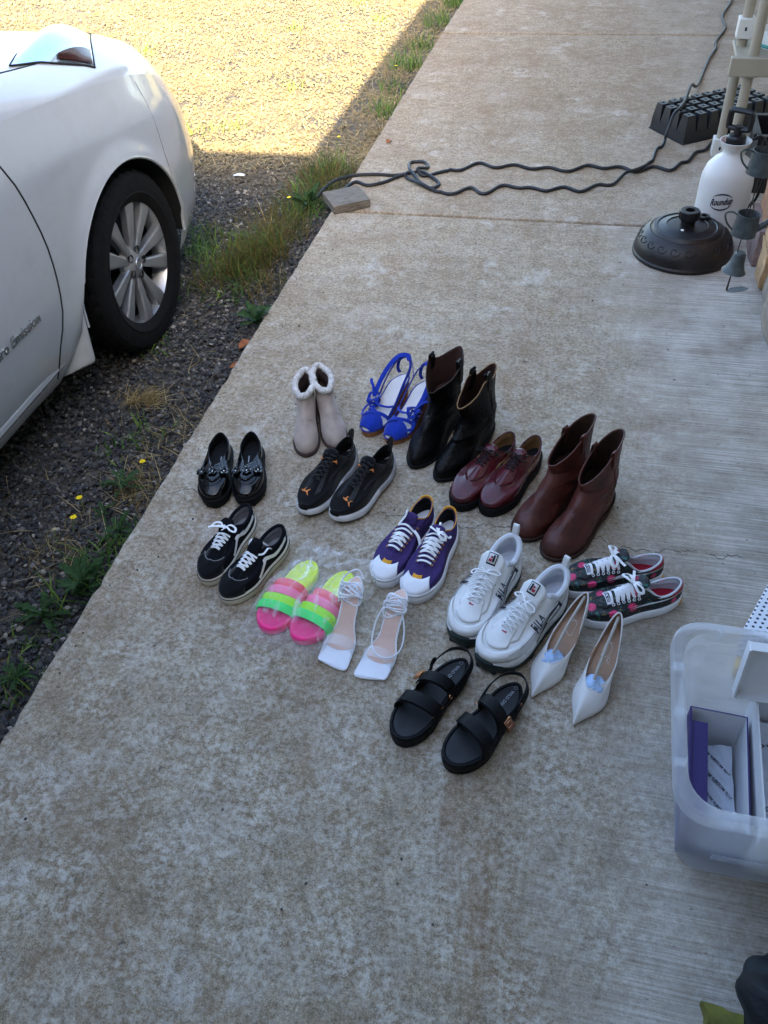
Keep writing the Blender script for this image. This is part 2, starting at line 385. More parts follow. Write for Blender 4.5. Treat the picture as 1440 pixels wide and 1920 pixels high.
# green grass tufts along the slab edge and the strip by the car
for x, y, n, L in [(-1.43, 3.25, 60, .10), (-1.62, 3.12, 70, .09), (-1.72, 3.3, 40, .08), (-1.29, 3.62, 50, .16), (-1.30, 4.05, 80, .13), (-1.22, 4.9, 60, .13), (-1.25, 5.3, 40, .12), (-1.27, 5.75, 90, .16), (-1.24, 6.2, 60, .14), (-1.26, 6.75, 80, .16), (-1.2, 7.3, 120, .16), (-1.22, 7.8, 120, .16),
                   (-1.369, 1.888, 26, .06), (-1.30, 1.9, 14, .05), (-1.504, 2.377, 26, .05), (-1.407, 1.772, 14, .04), (-1.22, 1.33, 34, .085), (-1.20, 1.22, 26, .10), (-1.23, .93, 40, .06), (-1.25, 1.10, 20, .07), (-1.18, 1.44, 40, .06), (-1.6, 2.8, 16, .05), (-1.34, 2.95, 30, .10)]:
    gr.tuft(x, y, int(n*1.4), L, .0045, .055+L*.35)
for x, y in [(-1.92, 5.33), (-2.05, 4.63), (-2.6, 4.7), (-3.2, 6.0), (-2.3, 6.6), (-1.7, 6.9), (-3.8, 5.0), (-2.2, 4.55), (-2.0, 7.4)]:
    gr.tuft(x, y, 26, .07, .006, .09, tone=(.5, 1))
for x, y, n, L in [(-1.42, 3.05, 70, .11), (-1.36, 3.2, 60, .12), (-1.5, 3.0, 60, .08), (-1.58, 3.25, 50, .07), (-1.3, 3.5, 50, .12), (-1.34, 3.85, 60, .12), (-1.4, 2.8, 40, .08)]:
    gr.tuft(x, y, n, L, .007, .10, lean=(.3, 1.3))
struct(gr.build('green_grass', M_green), 'stuff')['label'] = 'green grass tufts growing along the slab edge'
# olive/brown feathery weeds
for x, y, n, L in [(-1.40, 3.02, 210, .16), (-1.34, 3.12, 200, .18), (-1.47, 2.9, 130, .12), (-1.32, 3.35, 170, .15), (-1.38, 3.55, 110, .12), (-1.28, 3.75, 130, .16), (-1.35, 4.0, 140, .14), (-1.22, 3.95, 100, .12), (-1.52, 3.5, 60, .08), (-1.25, 2.85, 80, .12), (-1.4, 3.75, 60, .10), (-1.6, 3.35, 40, .07)]:
    ol.tuft(x, y, int(n*1.2), L*1.05, .0028, .11, lean=(.5, 1.5), droop=(-.2, .9))
struct(ol.build('dry_weeds', M_olive), 'stuff')['label'] = 'olive and rust coloured feathery weeds by the slab edge'
# dry straw: lying stems, thicker towards the sunny drive
for _ in range(300):
    y = random.uniform(.6, 4.2); x = -1.15-abs(random.gauss(0, .32))
    if x < -2.2: continue
    st.blade((x, y, GZ+.01), random.uniform(0, 2*pi), random.uniform(-.05, .45), random.uniform(.03, .13), .0016, random.uniform(.1, 1), random.random())
for _ in range(24000):
    y = random.uniform(4.05, 8.4); x = random.uniform(-6.8, -1.2)
    if random.random() > .35+.65*(.5+.5*math.sin(x*2.1+1.3*math.sin(y*1.7))*math.sin(y*1.9+x)): continue
    st.blade((x, y, GZ+.008), random.uniform(0, 2*pi), random.uniform(-.05, .5), random.uniform(.04, .15), .0034, random.uniform(.2, 1), random.uniform(.3, 1), 2)
for x, y, n, L in [(-1.25, 1.66, 120, .09), (-1.18, 1.6, 70, .08), (-1.24, 1.86, 60, .08), (-1.21, 2.0, 60, .08), (-1.33, 1.42, 60, .06), (-1.36, 1.32, 60, .07), (-1.3, 4.0, 60, .18), (-1.22, 4.15, 60, .17), (-1.2, 5.0, 120, .15), (-1.18, 4.6, 120, .15), (-1.3, 5.5, 80, .14), (-1.35, 6.3, 120, .16), (-1.3, 7.0, 90, .16), (-1.2, 2.9, 40, .12), (-1.36, 3.3, 60, .2)]:
    st.tuft(x, y, n, L, .002, .08, lean=(.0, 1.2), droop=(0, .8))
struct(st.build('dry_straw', M_straw), 'stuff')['label'] = 'dry straw stems lying over the gravel'

# individual plants: each leaf a part
def leaf_mesh(L, wd, lobes, seed):
    rnd = random.Random(seed); v = []; f = []; n = 14
    for i in range(n+1):
        k = i/n; env = math.sin(pi*min(1, k*.97+.03))**.7*(.35+.65*k if lobes else 1)
        ww = wd*env*(1+(.38*math.sin(k*pi*lobes*2)+rnd.uniform(-.12, .12) if lobes else 0))/2
        z = L*(.42*k-.5*k*k)+rnd.uniform(-.002, .002); y = L*k
        v += [(-ww, y, z+ww*.28), (-ww*.5, y, z+ww*.02), (0, y, z-.0015), (ww*.5, y, z+ww*.02), (ww, y, z+ww*.28)]
    f = gridfaces(n+1, 5)
    me = bpy.data.meshes.new('leaf'); me.from_pydata(v, [], f); me.materials.append(M_leaf)
    a = me.attributes.new('tone', 'FLOAT', 'POINT'); a.data.foreach_set('value', [rnd.uniform(.2, .8) if i % 5 == 2 else .15+.5*rnd.random() for i in range(len(v))])
    me.polygons.foreach_set('use_smooth', [True]*len(me.polygons)); return me
LEAF = [leaf_mesh(1, .30, 5, 1), leaf_mesh(1, .36, 4, 2), leaf_mesh(1, .22, 0, 3), leaf_mesh(1, .46, 2, 4)]
def weed(x, y, n, L, kinds, label, lean=.35):
    p = thing('weed_plant', label, 'weed', (x, y, GZ), random.uniform(0, 6), 'leafy weeds along the slab edge')
    for i in range(n):
        o = bpy.data.objects.new('leaf', LEAF[random.choice(kinds)]); COL.objects.link(o); o.parent = p
        s = L*random.uniform(.65, 1.15); o.scale = (s, s, s)
        o.rotation_euler = (random.uniform(lean-.3, lean+.45), random.uniform(-.3, .3), i*2.4+random.uniform(-.3, .3)); o.location = (0, 0, .004+.002*i)
    return p
weed(-1.19, 2.60, 12, .10, [1, 3], 'broad crinkled green weed spilling over the slab edge below the car wheel', .5)
weed(-1.28, 1.64, 13, .07, [0, 1], 'low serrated green weed beside the patent loafers, at a yellow flower')
weed(-1.20, 1.245, 20, .085, [0, 1], 'long leafed green weed on the gravel, largest at the lower left', .45)
weed(-1.26, 1.13, 14, .07, [0, 1], 'leafy weed nestled below the largest lower left weed', .4)
weed(-1.225, .94, 14, .06, [0, 2], 'small leafy weed nearest to the bottom of the slab edge')
weed(-1.20, 1.455, 13, .06, [0, 1], 'flat green weed hugging the slab edge left of the low black skate shoes')
weed(-1.285, 1.52, 8, .045, [0, 1], 'small green rosette in the gravel between two yellow flowers')
weed(-1.29, 3.60, 15, .12, [2], 'pale narrow leafed weed just left of the wood block', .75)
M_yel = mat('yellow_petal', 'ffd81a', .6, var=.1); M_stem = mat('flower_stem', '5f7a35', .7)
M_ygrey = mat('seed_head', 'b9ad82', .8)
def flower(x, y, h, dx, label, m=None, R=.011):
    p = thing('dandelion', label, 'flower', (x, y, GZ), 0, 'yellow flowers in the gravel')
    pts = crv([(0, 0, 0), (dx*.4, .01, h*.6), (dx, .015, h)], 6); mb = MB(); mb.add(*tube(pts, .0012, 5)); mb.build('stem', M_stem, p)
    mb = MB(); c = Vector((dx, .015, h))
    for k in range(11):
        a = k*2*pi/11+random.uniform(-.1, .1); d_ = Vector((math.cos(a), math.sin(a), .25)); s_ = Vector((-d_.y, d_.x, 0))
        r = R*random.uniform(.85, 1.1); mb.add([c, c+d_*r*.6-s_*r*.24, c+d_*r+Vector((0, 0, -.001)), c+d_*r*.6+s_*r*.24], [(0, 1, 2, 3)])
    v, f = lathe([(.0001, .0035), (R*.35, .003), (R*.42, .0)], 8); mb.add(v, f, 0, Matrix.Translation(c))
    mb.build('petals', m or M_yel, p)
flower(-1.25, 1.70, .06, .01, 'yellow flower just above the low serrated weed')
flower(-1.35, 1.52, .055, -.01, 'yellow flower in open gravel, upper of the two on the left')
flower(-1.345, 1.44, .055, .01, 'yellow flower in open gravel, lower of the two on the left')
flower(-1.37, 1.39, .05, 0, 'faded buff seed head left of the lowest yellow flower', M_ygrey, .008)
for x, y, l in ((-1.30, 4.15, 'yellow flower among dry weeds at the shadow corner'), (-1.33, 3.42, 'yellow flower in the feathery weeds near the wood block'), (-1.26, 5.3, 'yellow flower in the shaded grass strip up the slab edge')):
    flower(x, y, .14, .02, l)
# dead grass clump, fallen leaves, a litter scrap
dg = Blades()
for _ in range(260): dg.blade((-1.42+random.gauss(0, .035), 2.07+random.gauss(0, .018), GZ+.012), random.gauss(.2, .8), random.uniform(0, .9), random.uniform(.03, .085), .0022, random.uniform(0, 1.2), random.random())
tag(dg.build('dead_grass_clump', M_straw), 'clump of dead straw coloured grass lying on dark gravel below the car', 'grass clump')
M_litter = mat('litter_white', 'e9e7e2', .6); M_dead = mat('dead_leaf', '8a5230', .8, var=.4, scale=60)
mb = MB(); mb.add([(-.03, -.009, .0), (.0, -.012, .006), (.03, -.006, .002), (.032, .008, .004), (.002, .012, .009), (-.028, .009, .001)], [(0, 1, 4, 5), (1, 2, 3, 4)])
o = tag(mb.build('paper_scrap', M_litter, solid=(.002, 0)), 'small white scrap of litter on shaded gravel right of the car bumper', 'litter'); o.location = (-1.75, 3.93, GZ+.02)
for x, y, z, l, s in ((-1.175, 2.44, GZ+.02, 'curled brown dead leaf under the broad crinkled weed', 1), (-1.16, 2.30, GZ+.02, 'reddish dead leaf at the slab edge below the broad weed', .8), (-1.055, 4.30, .003, 'small crumpled dead leaf on the slab beyond the black cord', .7)):
    mb = MB(); n = 7; v = []
    for i in range(n):
        k = i/(n-1); ww = .02*math.sin(pi*k)**.8+.0004
        v += [(-ww, .06*k-.03, ww*.6+.004*math.sin(k*5)), (0, .06*k-.03, .002+.003*math.sin(k*6)), (ww, .06*k-.03, ww*.8)]
    mb.add(v, gridfaces(n, 3)); o = tag(mb.build('fallen_leaf', M_dead, solid=(.0008, 0)), l, 'leaf'); o.location = (x, y, z); o.rotation_euler.z = random.uniform(0, 6); o.scale = (s,)*3

# ---- the house that shades the slab: stone-faced wall at the right, porch roof, taller wing behind
M_siding = mat('siding', 'c9c2b4', .7, var=.06); M_mortar = mat('mortar', '8d857b', .95, var=.25, scale=50, bump=.7); M_roof = mat('roof_shingle', '4a4642', .9, var=.3, scale=20, bump=.5)
M_trim = mat('trim', 'e6e3dc', .6, var=.05)
house = thing('house', 'stone faced house wall at the right edge with a porch roof', 'house', (.66, 3.55, 0))
def hpart(name, m, *boxes, **kw):
    mb = MB()
    for c, d in boxes: mb.box((c[0]-.66, c[1]-3.55, c[2]), d)
    return mb.build(name, m, house, **kw)
wall = hpart('stone_wall', M_mortar, ((.83, 2.56, .46), (.30, 1.72, .92)))
hpart('wall', M_siding, ((.85, 2.56, 1.70), (.26, 1.70, 1.56))); hpart('wall', M_siding, ((1.6, 0.1, 1.25), (.2, 3.3, 2.5))); hpart('wall', M_siding, ((1.2, 1.80, 1.25), (.6, .12, 2.45)))
hpart('wall', M_siding, ((2.7, 8.5, 1.25), (.2, 9.5, 2.5)))
hpart('wall', M_siding, ((1.9, 3.30, 1.35), (1.6, .14, 2.3)))
hpart('wall', M_siding, ((-1.5, -3.9, 1.5), (16, 4.4, 3.1)))
def slope(name, m, A, B, C_, D_, th):
    v = [Vector(p)-Vector((.66, 3.55, 0)) for p in (A, B, C_, D_)]; v = v+[p+Vector((0, 0, th)) for p in v]
    mb = MB(); mb.add(v, [(3, 2, 1, 0), (4, 5, 6, 7), (0, 1, 5, 4), (1, 2, 6, 5), (2, 3, 7, 6), (3, 0, 4, 7)]); return mb.build(name, m, house)
slope('roof', M_roof, (.30, -1.6, 2.42), (.30, 14, 2.42), (5, 14, 3.6), (5, -1.6, 3.6), .08)
slope('roof', M_roof, (-10, -.4, 2.68), (7, -.4, 2.68), (7, -4, 4.6), (-10, -4, 4.6), .08)  # wing eave reaches forward, out of view, to darken the foreground
slope('roof', M_roof, (-10, -4, 4.6), (7, -4, 4.6), (7, -6.6, 3.1), (-10, -6.6, 3.1), .08)
hpart('wall', M_siding, ((2.6, 6.2, 3.9), (.5, 15.0, 2.4))); hpart('fascia', M_trim, ((.285, 6.2, 2.42), (.03, 15.6, .17)))  # upper storey wall added out of view to dim the car side
hpart('porch_post', M_trim, ((.45, 8.6, 1.21), (.12, .12, 2.42))); hpart('porch_post', M_trim, ((.45, 12.6, 1.21), (.12, .12, 2.42)))
# stones of the wall: each one proud of the mortar
SC = [mat('stone_'+n, c, .9, var=.3, scale=25, bump=.8, bscale=90, bdist=.006) for n, c in (('tan', 'b3916a'), ('rust', '9a7255'), ('mauve', '87716a'), ('grey', '8f8273'), ('buff', 'c2a887'))]
def stone(cy_, cz_, wy, hz, dep, m):
    iv, fi = ico(); bm = bmesh.new(); bmesh.ops.create_cube(bm, size=1)
    bmesh.ops.subdivide_edges(bm, edges=bm.edges, cuts=2, use_grid_fill=True)
    for q in bm.verts:
        p = q.co; l = max(abs(p.x), abs(p.y), abs(p.z)); r = p.length
        p *= (.80+.20*l/r/.5*.5) if r else 1
        p.x *= dep*2; p.y *= wy*(1+random.uniform(-.05, .05)); p.z *= hz*(1+random.uniform(-.06, .06)); p.x += random.uniform(-.006, .006); p.y += random.uniform(-.006, .006); p.z += random.uniform(-.006, .006)
    me = bpy.data.meshes.new('stone'); bm.to_mesh(me); bm.free(); me.materials.append(m)
    o = link('stone', me, wall, 60); o.location = (.68-.66, cy_-3.55, cz_)
z = .0
for row in range(6):
    hh = (.15, .17, .14, .16, .15, .14)[row]; y = 3.43-(row % 2)*.05
    while y > 1.9:
        wy = random.uniform(.13, .30); stone(y-wy/2, z+hh/2, wy*.97, hh*.97, random.uniform(.045, .085), random.choice(SC)); y -= wy+.006
    z += hh+.006
# ================================================================== SHOES
NR = 56
def ring(yb, yf, W, Z, nh=2.6, nt=2.6, X=((0, 0),)):
    out = []
    for i in range(NR):
        a = 2*pi*i/NR; u = (1-math.cos(a))/2; n = nh+(nt-nh)*u
        e = max(0, 1-abs(2*u-1)**n)**.5; sg = 1 if math.sin(a) >= 0 else -1
        out.append(Vector((sg*spl(W, u)*e+spl(X, u), yb+(yf-yb)*u, spl(Z, u))))
    return out
class Loft:
    def __init__(s, rings, M=20, warp=None):
        s.rings = rings; K = len(rings); s.G = []
        for m in range(M+1):
            q = m/M*(K-1); i = min(int(q), K-2); t = q-i
            a, b, c, d = rings[max(i-1, 0)], rings[i], rings[i+1], rings[min(i+2, K-1)]
            row = [.5*((2*b[j])+(c[j]-a[j])*t+(2*a[j]-5*b[j]+4*c[j]-d[j])*t*t+(3*b[j]-a[j]-3*c[j]+d[j])*t**3) for j in range(NR)]
            s.G.append(row)
        s.M = M
        if warp:
            for m in range(M+1): s.G[m] = [warp(p, m/M) for p in s.G[m]]
        s.v = [p for r in s.G for p in r]; s.f = gridfaces(M+1, NR, True)
        s.bvh = BVHTree.FromPolygons([tuple(p) for p in s.v], s.f)
    def ev(s, ss, t):
        q = max(0, min(.99999, t))*s.M; i = int(q); fy = q-i; r = (ss % 1)*NR; j = int(r); fx = r-j
        g = lambda a, b: s.G[a][b % NR]
        return (g(i, j)*(1-fx)+g(i, j+1)*fx)*(1-fy)+(g(i+1, j)*(1-fx)+g(i+1, j+1)*fx)*fy
    def nm(s, ss, t):
        a = s.ev(ss+.012, t)-s.ev(ss-.012, t); b = s.ev(ss, min(.999, t+.03))-s.ev(ss, max(0, t-.03))
        n = a.cross(b); return n.normalized() if n.length > 1e-12 else Vector((0, 0, 1))
    def top(s, x, y, off=.001):
        h = s.bvh.ray_cast(Vector((x, y, 1)), Vector((0, 0, -1)))
        if h[0] is None: return Vector((x, y, .05)), Vector((0, 0, 1))
        n = h[1] if h[1].z > 0 else -h[1]; return h[0]+n*off, n
    def side(s, sg, y, z, off=.001):
        h = s.bvh.ray_cast(Vector((sg, y, z)), Vector((-sg, 0, 0)))
        if h[0] is None: return Vector((sg*.04, y, z)), Vector((sg, 0, 0))
        n = h[1] if h[1].x*sg > 0 else -h[1]; return h[0]+n*off, n
    def patch(s, fn, off, nu=18, nv=10):
        v = []
        for i in range(nv+1):
            for j in range(nu+1):
                a, b = fn(j/nu, i/nv); v.append(s.ev(a, b)+s.nm(a, b)*off)
        return v, gridfaces(nv+1, nu+1)
class Shoe:
    """one shoe: an Empty at its heel; mir flips it to the other foot; parts are children"""
    def __init__(s, name, label, cat, toe, ang, L, mir, group):
        d = Vector((math.cos(ang), math.sin(ang))); s.L = L; s.mir = mir
        s.o = thing(name, label, cat, (toe[0]-d.x*L, toe[1]-d.y*L, toe[2] if len(toe) > 2 else 0), ang-pi/2, group)
    def part(s, name, vf, mats, parent=None, smooth=40, **kw):
        v, f = vf[0], vf[1]; fm = vf[2] if len(vf) > 2 else None
        if s.mir: v = [(-p[0], p[1], p[2]) for p in v]; f = [tuple(reversed(q)) for q in f]
        mb = MB(); mb.add(v, f)
        if fm: mb.fm = fm
        return mb.build(name, mats, parent or s.o, smooth=smooth, **kw)
def capf(base, up=True):
    f = [(base, base+1, base+NR-1)]+[(base+i, base+i+1, base+NR-i-1, base+NR-i) for i in range(1, NR//2-1)]+[(base+NR//2-1, base+NR//2, base+NR//2+1)]
    return f if up else [tuple(reversed(q)) for q in f]
def rings_mesh(R_, cap0=True, cap1=True):
    v = [p for r in R_ for p in r]; f = gridfaces(len(R_), NR, True)
    if cap0: f += capf(0, False)
    if cap1: f += capf((len(R_)-1)*NR, True)
    return v, f
def offring(R_, d, zf):
    """outline moved outwards by d; zf(u,p) gives the height"""
    out = []
    for i, p in enumerate(R_):
        a, b = R_[i-1], R_[(i+1) % NR]; t = Vector((b.x-a.x, b.y-a.y, 0)); n = Vector((t.y, -t.x, 0)); n = n.normalized() if n.length > 1e-9 else n
        u = (1-math.cos(2*pi*i/NR))/2; q = p+n*d; q.z = zf(u, p) if callable(zf) else zf; out.append(q)
    return out
def cap_at(R_, z0=0.0, inset=.0015):
    r = offring(R_, -inset, lambda u, p: p.z+z0); return r, capf(0, True)
def heel_block(R_, uh, zb=0., taper=.9, fwd=0., grow=0.003):
    """stacked heel under the rear of outline R_ up to fraction uh of its length"""
    yb = R_[0].y; yf = R_[NR//2].y; yh = yb+(yf-yb)*uh
    side = [p for p in offring(R_, grow, lambda u, p: p.z) if p.y <= yh]
    side.sort(key=lambda p: math.atan2(p.x, -(p.y-yh-.001)) if False else 0)
    R1 = offring(R_, grow, lambda u, p: p.z); pos = [p for i, p in enumerate(R1) if i <= NR//2 and p.y <= yh]; neg = [p for i, p in enumerate(R1) if i > NR//2 and p.y <= yh]
    loop = neg+pos; zt = [p.z for p in loop]; c = Vector((0, (yb+yh)/2, 0)); k = len(loop)
    v = [Vector((p.x, p.y, p.z)) for p in loop]
    v += [Vector((p.x*taper, c.y+(p.y-c.y)*taper+fwd, zb)) for p in loop]
    f = [(i, k+i, k+(i+1) % k, (i+1) % k) for i in range(k)]+[tuple(range(k)), tuple(range(2*k-1, k-1, -1))]
    return v, [tuple(reversed(q)) for q in f]
def strap(P, wd, th=.002, N=None, taper=None): return tube(P, taper, prof=(wd, th), normals=N)
def join(*vfs):
    v = []; f = []
    for a, b in vfs: f += [tuple(i+len(v) for i in q) for q in b]; v += [tuple(p) for p in a]
    return v, f
def across(lo, y0, x0, y1, x1, off, n=9, lift=0):
    P = []; N = []
    for i in range(n):
        k = i/(n-1); p, q = lo.top(x0+(x1-x0)*k, y0+(y1-y0)*k, off); P.append(p+Vector((0, 0, lift*math.sin(pi*k)))); N.append(q)
    for _ in range(2): N = [(N[max(0, i-1)]+N[i]*2+N[min(n-1, i+1)]).normalized() for i in range(n)]
    return P, N
def laces(lo, ys, ws, wd, th, off=.0025, bow=None, rnd=False, jit=.0022, bars=True, cross=True):
    out = []
    def st_(y0, x0, y1, x1, o, l=0):
        P, N = across(lo, y0, x0, y1, x1, o, lift=l); return tube(P, wd/2, 6) if rnd else strap(P, wd, th, N)
    for k, (y, w_) in enumerate(zip(ys, ws)):
        j = random.uniform(-jit, jit)
        if bars or k == 0: out.append(st_(y+j, -w_, y-j, w_, off, .001))
        if k and cross: 
            out.append(st_(ys[k-1], -ws[k-1], y, w_*.9, off+.0012, .0015)); out.append(st_(ys[k-1], ws[k-1], y, -w_*.9, off+.0022, .002))
    return join(*out)
def bow(c, s, rot=0, wd=.005, th=.0015, rnd=False, ends=True, tilt=0., n=9, drop=(0, 0)):
    """shoelace bow: two loops, two ends and the knot, around point c"""
    M = Matrix.Translation(c) @ Matrix.Rotation(rot, 4, 'Z') @ Matrix.Rotation(tilt, 4, 'X'); out = []
    def ad(P, cl=False):
        P = [M @ Vector(p) for p in crv([(x*s, y*s, z*s) for x, y, z in P], n)]; out.append(tube(P, wd/2, 6) if rnd else strap(P, wd, th))
    ad([(0, 0, .1), (.45, .25, .35), (.95, .3, .15), (1.1, -.05, .0), (.8, -.25, .1), (.35, -.1, .25), (0, 0, .12)])
    ad([(0, 0, .1), (-.45, .2, .32), (-1., .2, .2), (-1.15, -.15, .0), (-.8, -.35, .1), (-.35, -.15, .25), (0, 0, .12)])
    if ends:
        ad([(0, 0, .12), (.3, -.35, .22), (.55, -.8, drop[0]), (.5, -1.15, drop[0]-.05)]); ad([(0, 0, .12), (-.35, -.3, .22), (-.7, -.65, drop[1]), (-1.0, -.95, drop[1]-.05)])
    ad([(-.12, .02, .02), (-.05, .06, .2), (.07, .0, .22), (.12, -.04, .02)])
    return join(*out)
def torus_at(p, n, R0, r0, a=10, b=5):
    q = Vector(n).to_track_quat('Z', 'Y').to_matrix().to_4x4(); v = []
    for i in range(a):
        A_ = 2*pi*i/a
        for j in range(b): B_ = 2*pi*j/b; v.append(Matrix.Translation(p) @ q @ Vector(((R0+r0*math.cos(B_))*math.cos(A_), (R0+r0*math.cos(B_))*math.sin(A_), r0*math.sin(B_))))
    f = [(i*b+j, ((i+1) % a)*b+j, ((i+1) % a)*b+(j+1) % b, i*b+(j+1) % b) for i in range(a) for j in range(b)]
    return v, f
def flat_on(proj_, pts2, faces, off):
    """print a flat 2-D shape on a curved surface: proj_(u,v)->(point, normal)"""
    return [proj_(a, b)[0] for a, b in pts2], faces
def letter_on(shoe, proj_, s, size, bold=0, shear=0, rot=0):
    v, f = text_mesh(s, size, 0, shear, bold); c, si = math.cos(rot), math.sin(rot)
    return [proj_(p[0]*c-p[1]*si, p[0]*si+p[1]*c)[0] for p in v], f
def tongue(lo, y0, z0, y1, z1, w0, w1, th=.006, bulge=.006):
    v = []; n = 10; m = 8
    for i in range(n+1):
        k = i/n; y = y0+(y1-y0)*k; z = z0+(z1-z0)*k+bulge*math.sin(pi*k); wd = (w0+(w1-w0)*k)*(1-.35*max(0, k-.8)/.2)
        for j in range(m+1):
            a = j/m*2-1; v.append(Vector((a*wd, y, z-.35*wd*a*a)))
    return v, gridfaces(n+1, m+1)

# ---- shoe materials
M_patent = mat('patent_leather', '050608', .05, var=0, spec=.5); M_blkrub = mat('black_rubber', '0c0d0f', .7, var=.25, bump=.15, spec=.2)
M_blkin = mat('black_lining', '141416', .8, var=.2, spec=.2); M_crystal = mat('crystal', 'e8eef5', .1, .6, var=0)
M_knit = mat('black_knit', '0c0b0d', .95, var=.25, scale=300, bump=.6, bscale=900, bdist=.001, sheen=.15, spec=.2); M_blksyn = mat('black_synthetic', '0f1013', .6, var=.15)
M_whsole = mat('white_foam', 'cfd0d4', .6, var=.14, scale=25); M_greysole = mat('grey_foam', 'a3a4aa', .6, var=.08); M_orange = mat('orange_print', 'd6803a', .6, var=.1)
M_suede = mat('black_suede', '07080b', .98, var=.3, scale=200, bump=.3, bscale=700, sheen=.2, spec=.2); M_canvblk = mat('black_canvas', '0c0e14', .95, var=.25, scale=250, bump=.5, bscale=1200, bdist=.001, spec=.2)
M_offwh = mat('off_white_rubber', 'cfcabb', .55, var=.12, scale=30); M_whleath = mat('white_leather', 'e6e6e4', .45, var=.05, bump=.1, bscale=500); M_lace = mat('white_lace', 'e9ebee', .85, var=.08, bump=.4, bscale=1500, bdist=.0005)
M_stitch = mat('pale_stitch', 'b9bac0', .8); M_greylin = mat('grey_lining', '8b8b90', .9, var=.15)
M_purple = mat('purple_canvas', '38285f', .9, var=.2, scale=200, bump=.5, bscale=1300, bdist=.001); M_gold = mat('golden_canvas', 'd99a2b', .85, var=.15); M_whrub = mat('white_rubber', 'e3e5ea', .5, var=.06, scale=20)
M_brass = mat('brass', 'c9935a', .3, .9, var=.1); M_copper = mat('rose_gold', 'd29a6f', .22, 1.0, var=.05)
M_beige = mat('beige_suede', 'a89a90', .95, var=.14, scale=30, bump=.25, bscale=600, sheen=.3); M_fur = mat('white_fleece', 'dcd8d4', 1, var=.15, scale=150, bump=1, bscale=420, bdist=.004, sheen=.4); M_brownin = mat('brown_lining', '3f2f2b', .9, var=.25)
M_blue = mat('royal_blue_suede', '0f2f98', .85, var=.15, scale=80, bump=.2, sheen=.25, spec=.2); M_cork = mat('cork', '8a5f3a', .85, var=.45, scale=160, bump=.4); M_whin = mat('white_insole', 'd5d3d3', .55, var=.05)
M_cow = mat('black_boot_leather', '040405', .42, var=.2, scale=50, bump=.55, bscale=70, bdist=.006, stretch=(1, 2.2, 1), spec=.22); M_cowin = mat('brown_boot_lining', '3c2620', .75, var=.3, scale=30)
M_ox = mat('oxblood_leather', '4a1019', .3, var=.3, scale=18, bump=.12, bscale=200, coat=.25); M_tan = mat('tan_lining', '8a6a45', .7, var=.2); M_dklace = mat('dark_lace', '1d1617', .85, var=.2)
M_brn = mat('brown_boot_leather', '4d241c', .5, var=.55, scale=13, bump=.45, bscale=75, bdist=.004); M_brnsole = mat('brown_welt', '35221a', .75, var=.3)
M_wsho = mat('white_shoe_leather', 'd9dad9', .55, var=.09, scale=14, bump=.2, bscale=120); M_green = mat('dark_green_rubber', '0f2a2c', .6, var=.15); M_navy = mat('navy_print', '141c2e', .6, var=.1); M_red = mat('red_print', 'a51c35', .6, var=.1)
M_whmesh = mat('white_lining', 'c9ccd2', .9, var=.1, bump=.4, bscale=900)
M_nude = mat('nude_insole', 'd9b8a8', .55, var=.06); M_whpat = mat('white_strap', 'e4e7ee', .35, var=.03)
M_pump = mat('white_pump_leather', 'd6d4d1', .42, var=.05, scale=20); M_tan2 = mat('tan_insole', 'ab8c74', .6, var=.08); M_tissue = mat('blue_tissue', 'a9c4e6', .8, var=.12, scale=40, bump=.8, bscale=90, bdist=.006); M_stick = mat('grey_stick', 'a9a49c', .6, var=.08); M_script = mat('pale_print', 'e9e2da', .6, var=0)
M_sand = mat('black_sandal', '0b0c0f', .6, var=.2, scale=60, bump=.15, spec=.2); M_sandin = mat('black_footbed', '0b0c10', .55, var=.25, scale=25); M_grprint = mat('grey_print', '8f949c', .6, var=0)
M_npink = mat('neon_pink', 'ff2f87', .45, var=.06); M_nyel = mat('neon_yellow', 'd8f40a', .45, var=.05); M_ncoral = mat('neon_coral', 'ff5668', .45, var=.05); M_nrose = mat('neon_rose', 'ff7da6', .45, var=.05); M_nlime = mat('neon_lime', 'a5f31c', .45, var=.05); M_ngreen = mat('neon_green', '2fe86c', .45, var=.05)
# floral print
t = newmat('floral_print'); vec = t.coord('Object')
vo = t.new('ShaderNodeTexVoronoi'); vo.inputs['Scale'].default_value = 31; t.link(vec, vo.inputs['Vector'])
rose = t.ramp(vo.outputs['Distance'], [(.0, 1.0), (.30, 1.0), (.36, 0.0)])
pick = t.ramp(t.sep(vo.outputs['Color'])[0], [(.30, 0.0), (.32, 1.0)])
swirl = t.ramp(t.noise(vec, 160, 3, .6, 2), [(.35, srgb('9a1540')), (.6, srgb('e8457c'))])
lf = t.ramp(t.noise(vec, 75, 4, .6, 1.5), [(.58, 0.0), (.62, 1.0)])
gd = t.ramp(t.noise(t.coord('Object', (1, 1, 1), (.3, .1, .2)), 105, 3, .6, 1), [(.64, 0.0), (.67, 1.0)])
c = t.mix(srgb('0c1017'), srgb('1d6058'), lf); c = t.mix(c, srgb('8a6a2c'), gd)
c = t.mix(c, swirl, t.math('MULTIPLY', rose, pick))
t.link(c, t.b.inputs['Base Color']); t.b.inputs['Roughness'].default_value = .6; M_floral = MATS['floral_print']
M_crim = mat('crimson_leather', 'a3142f', .45, var=.1)

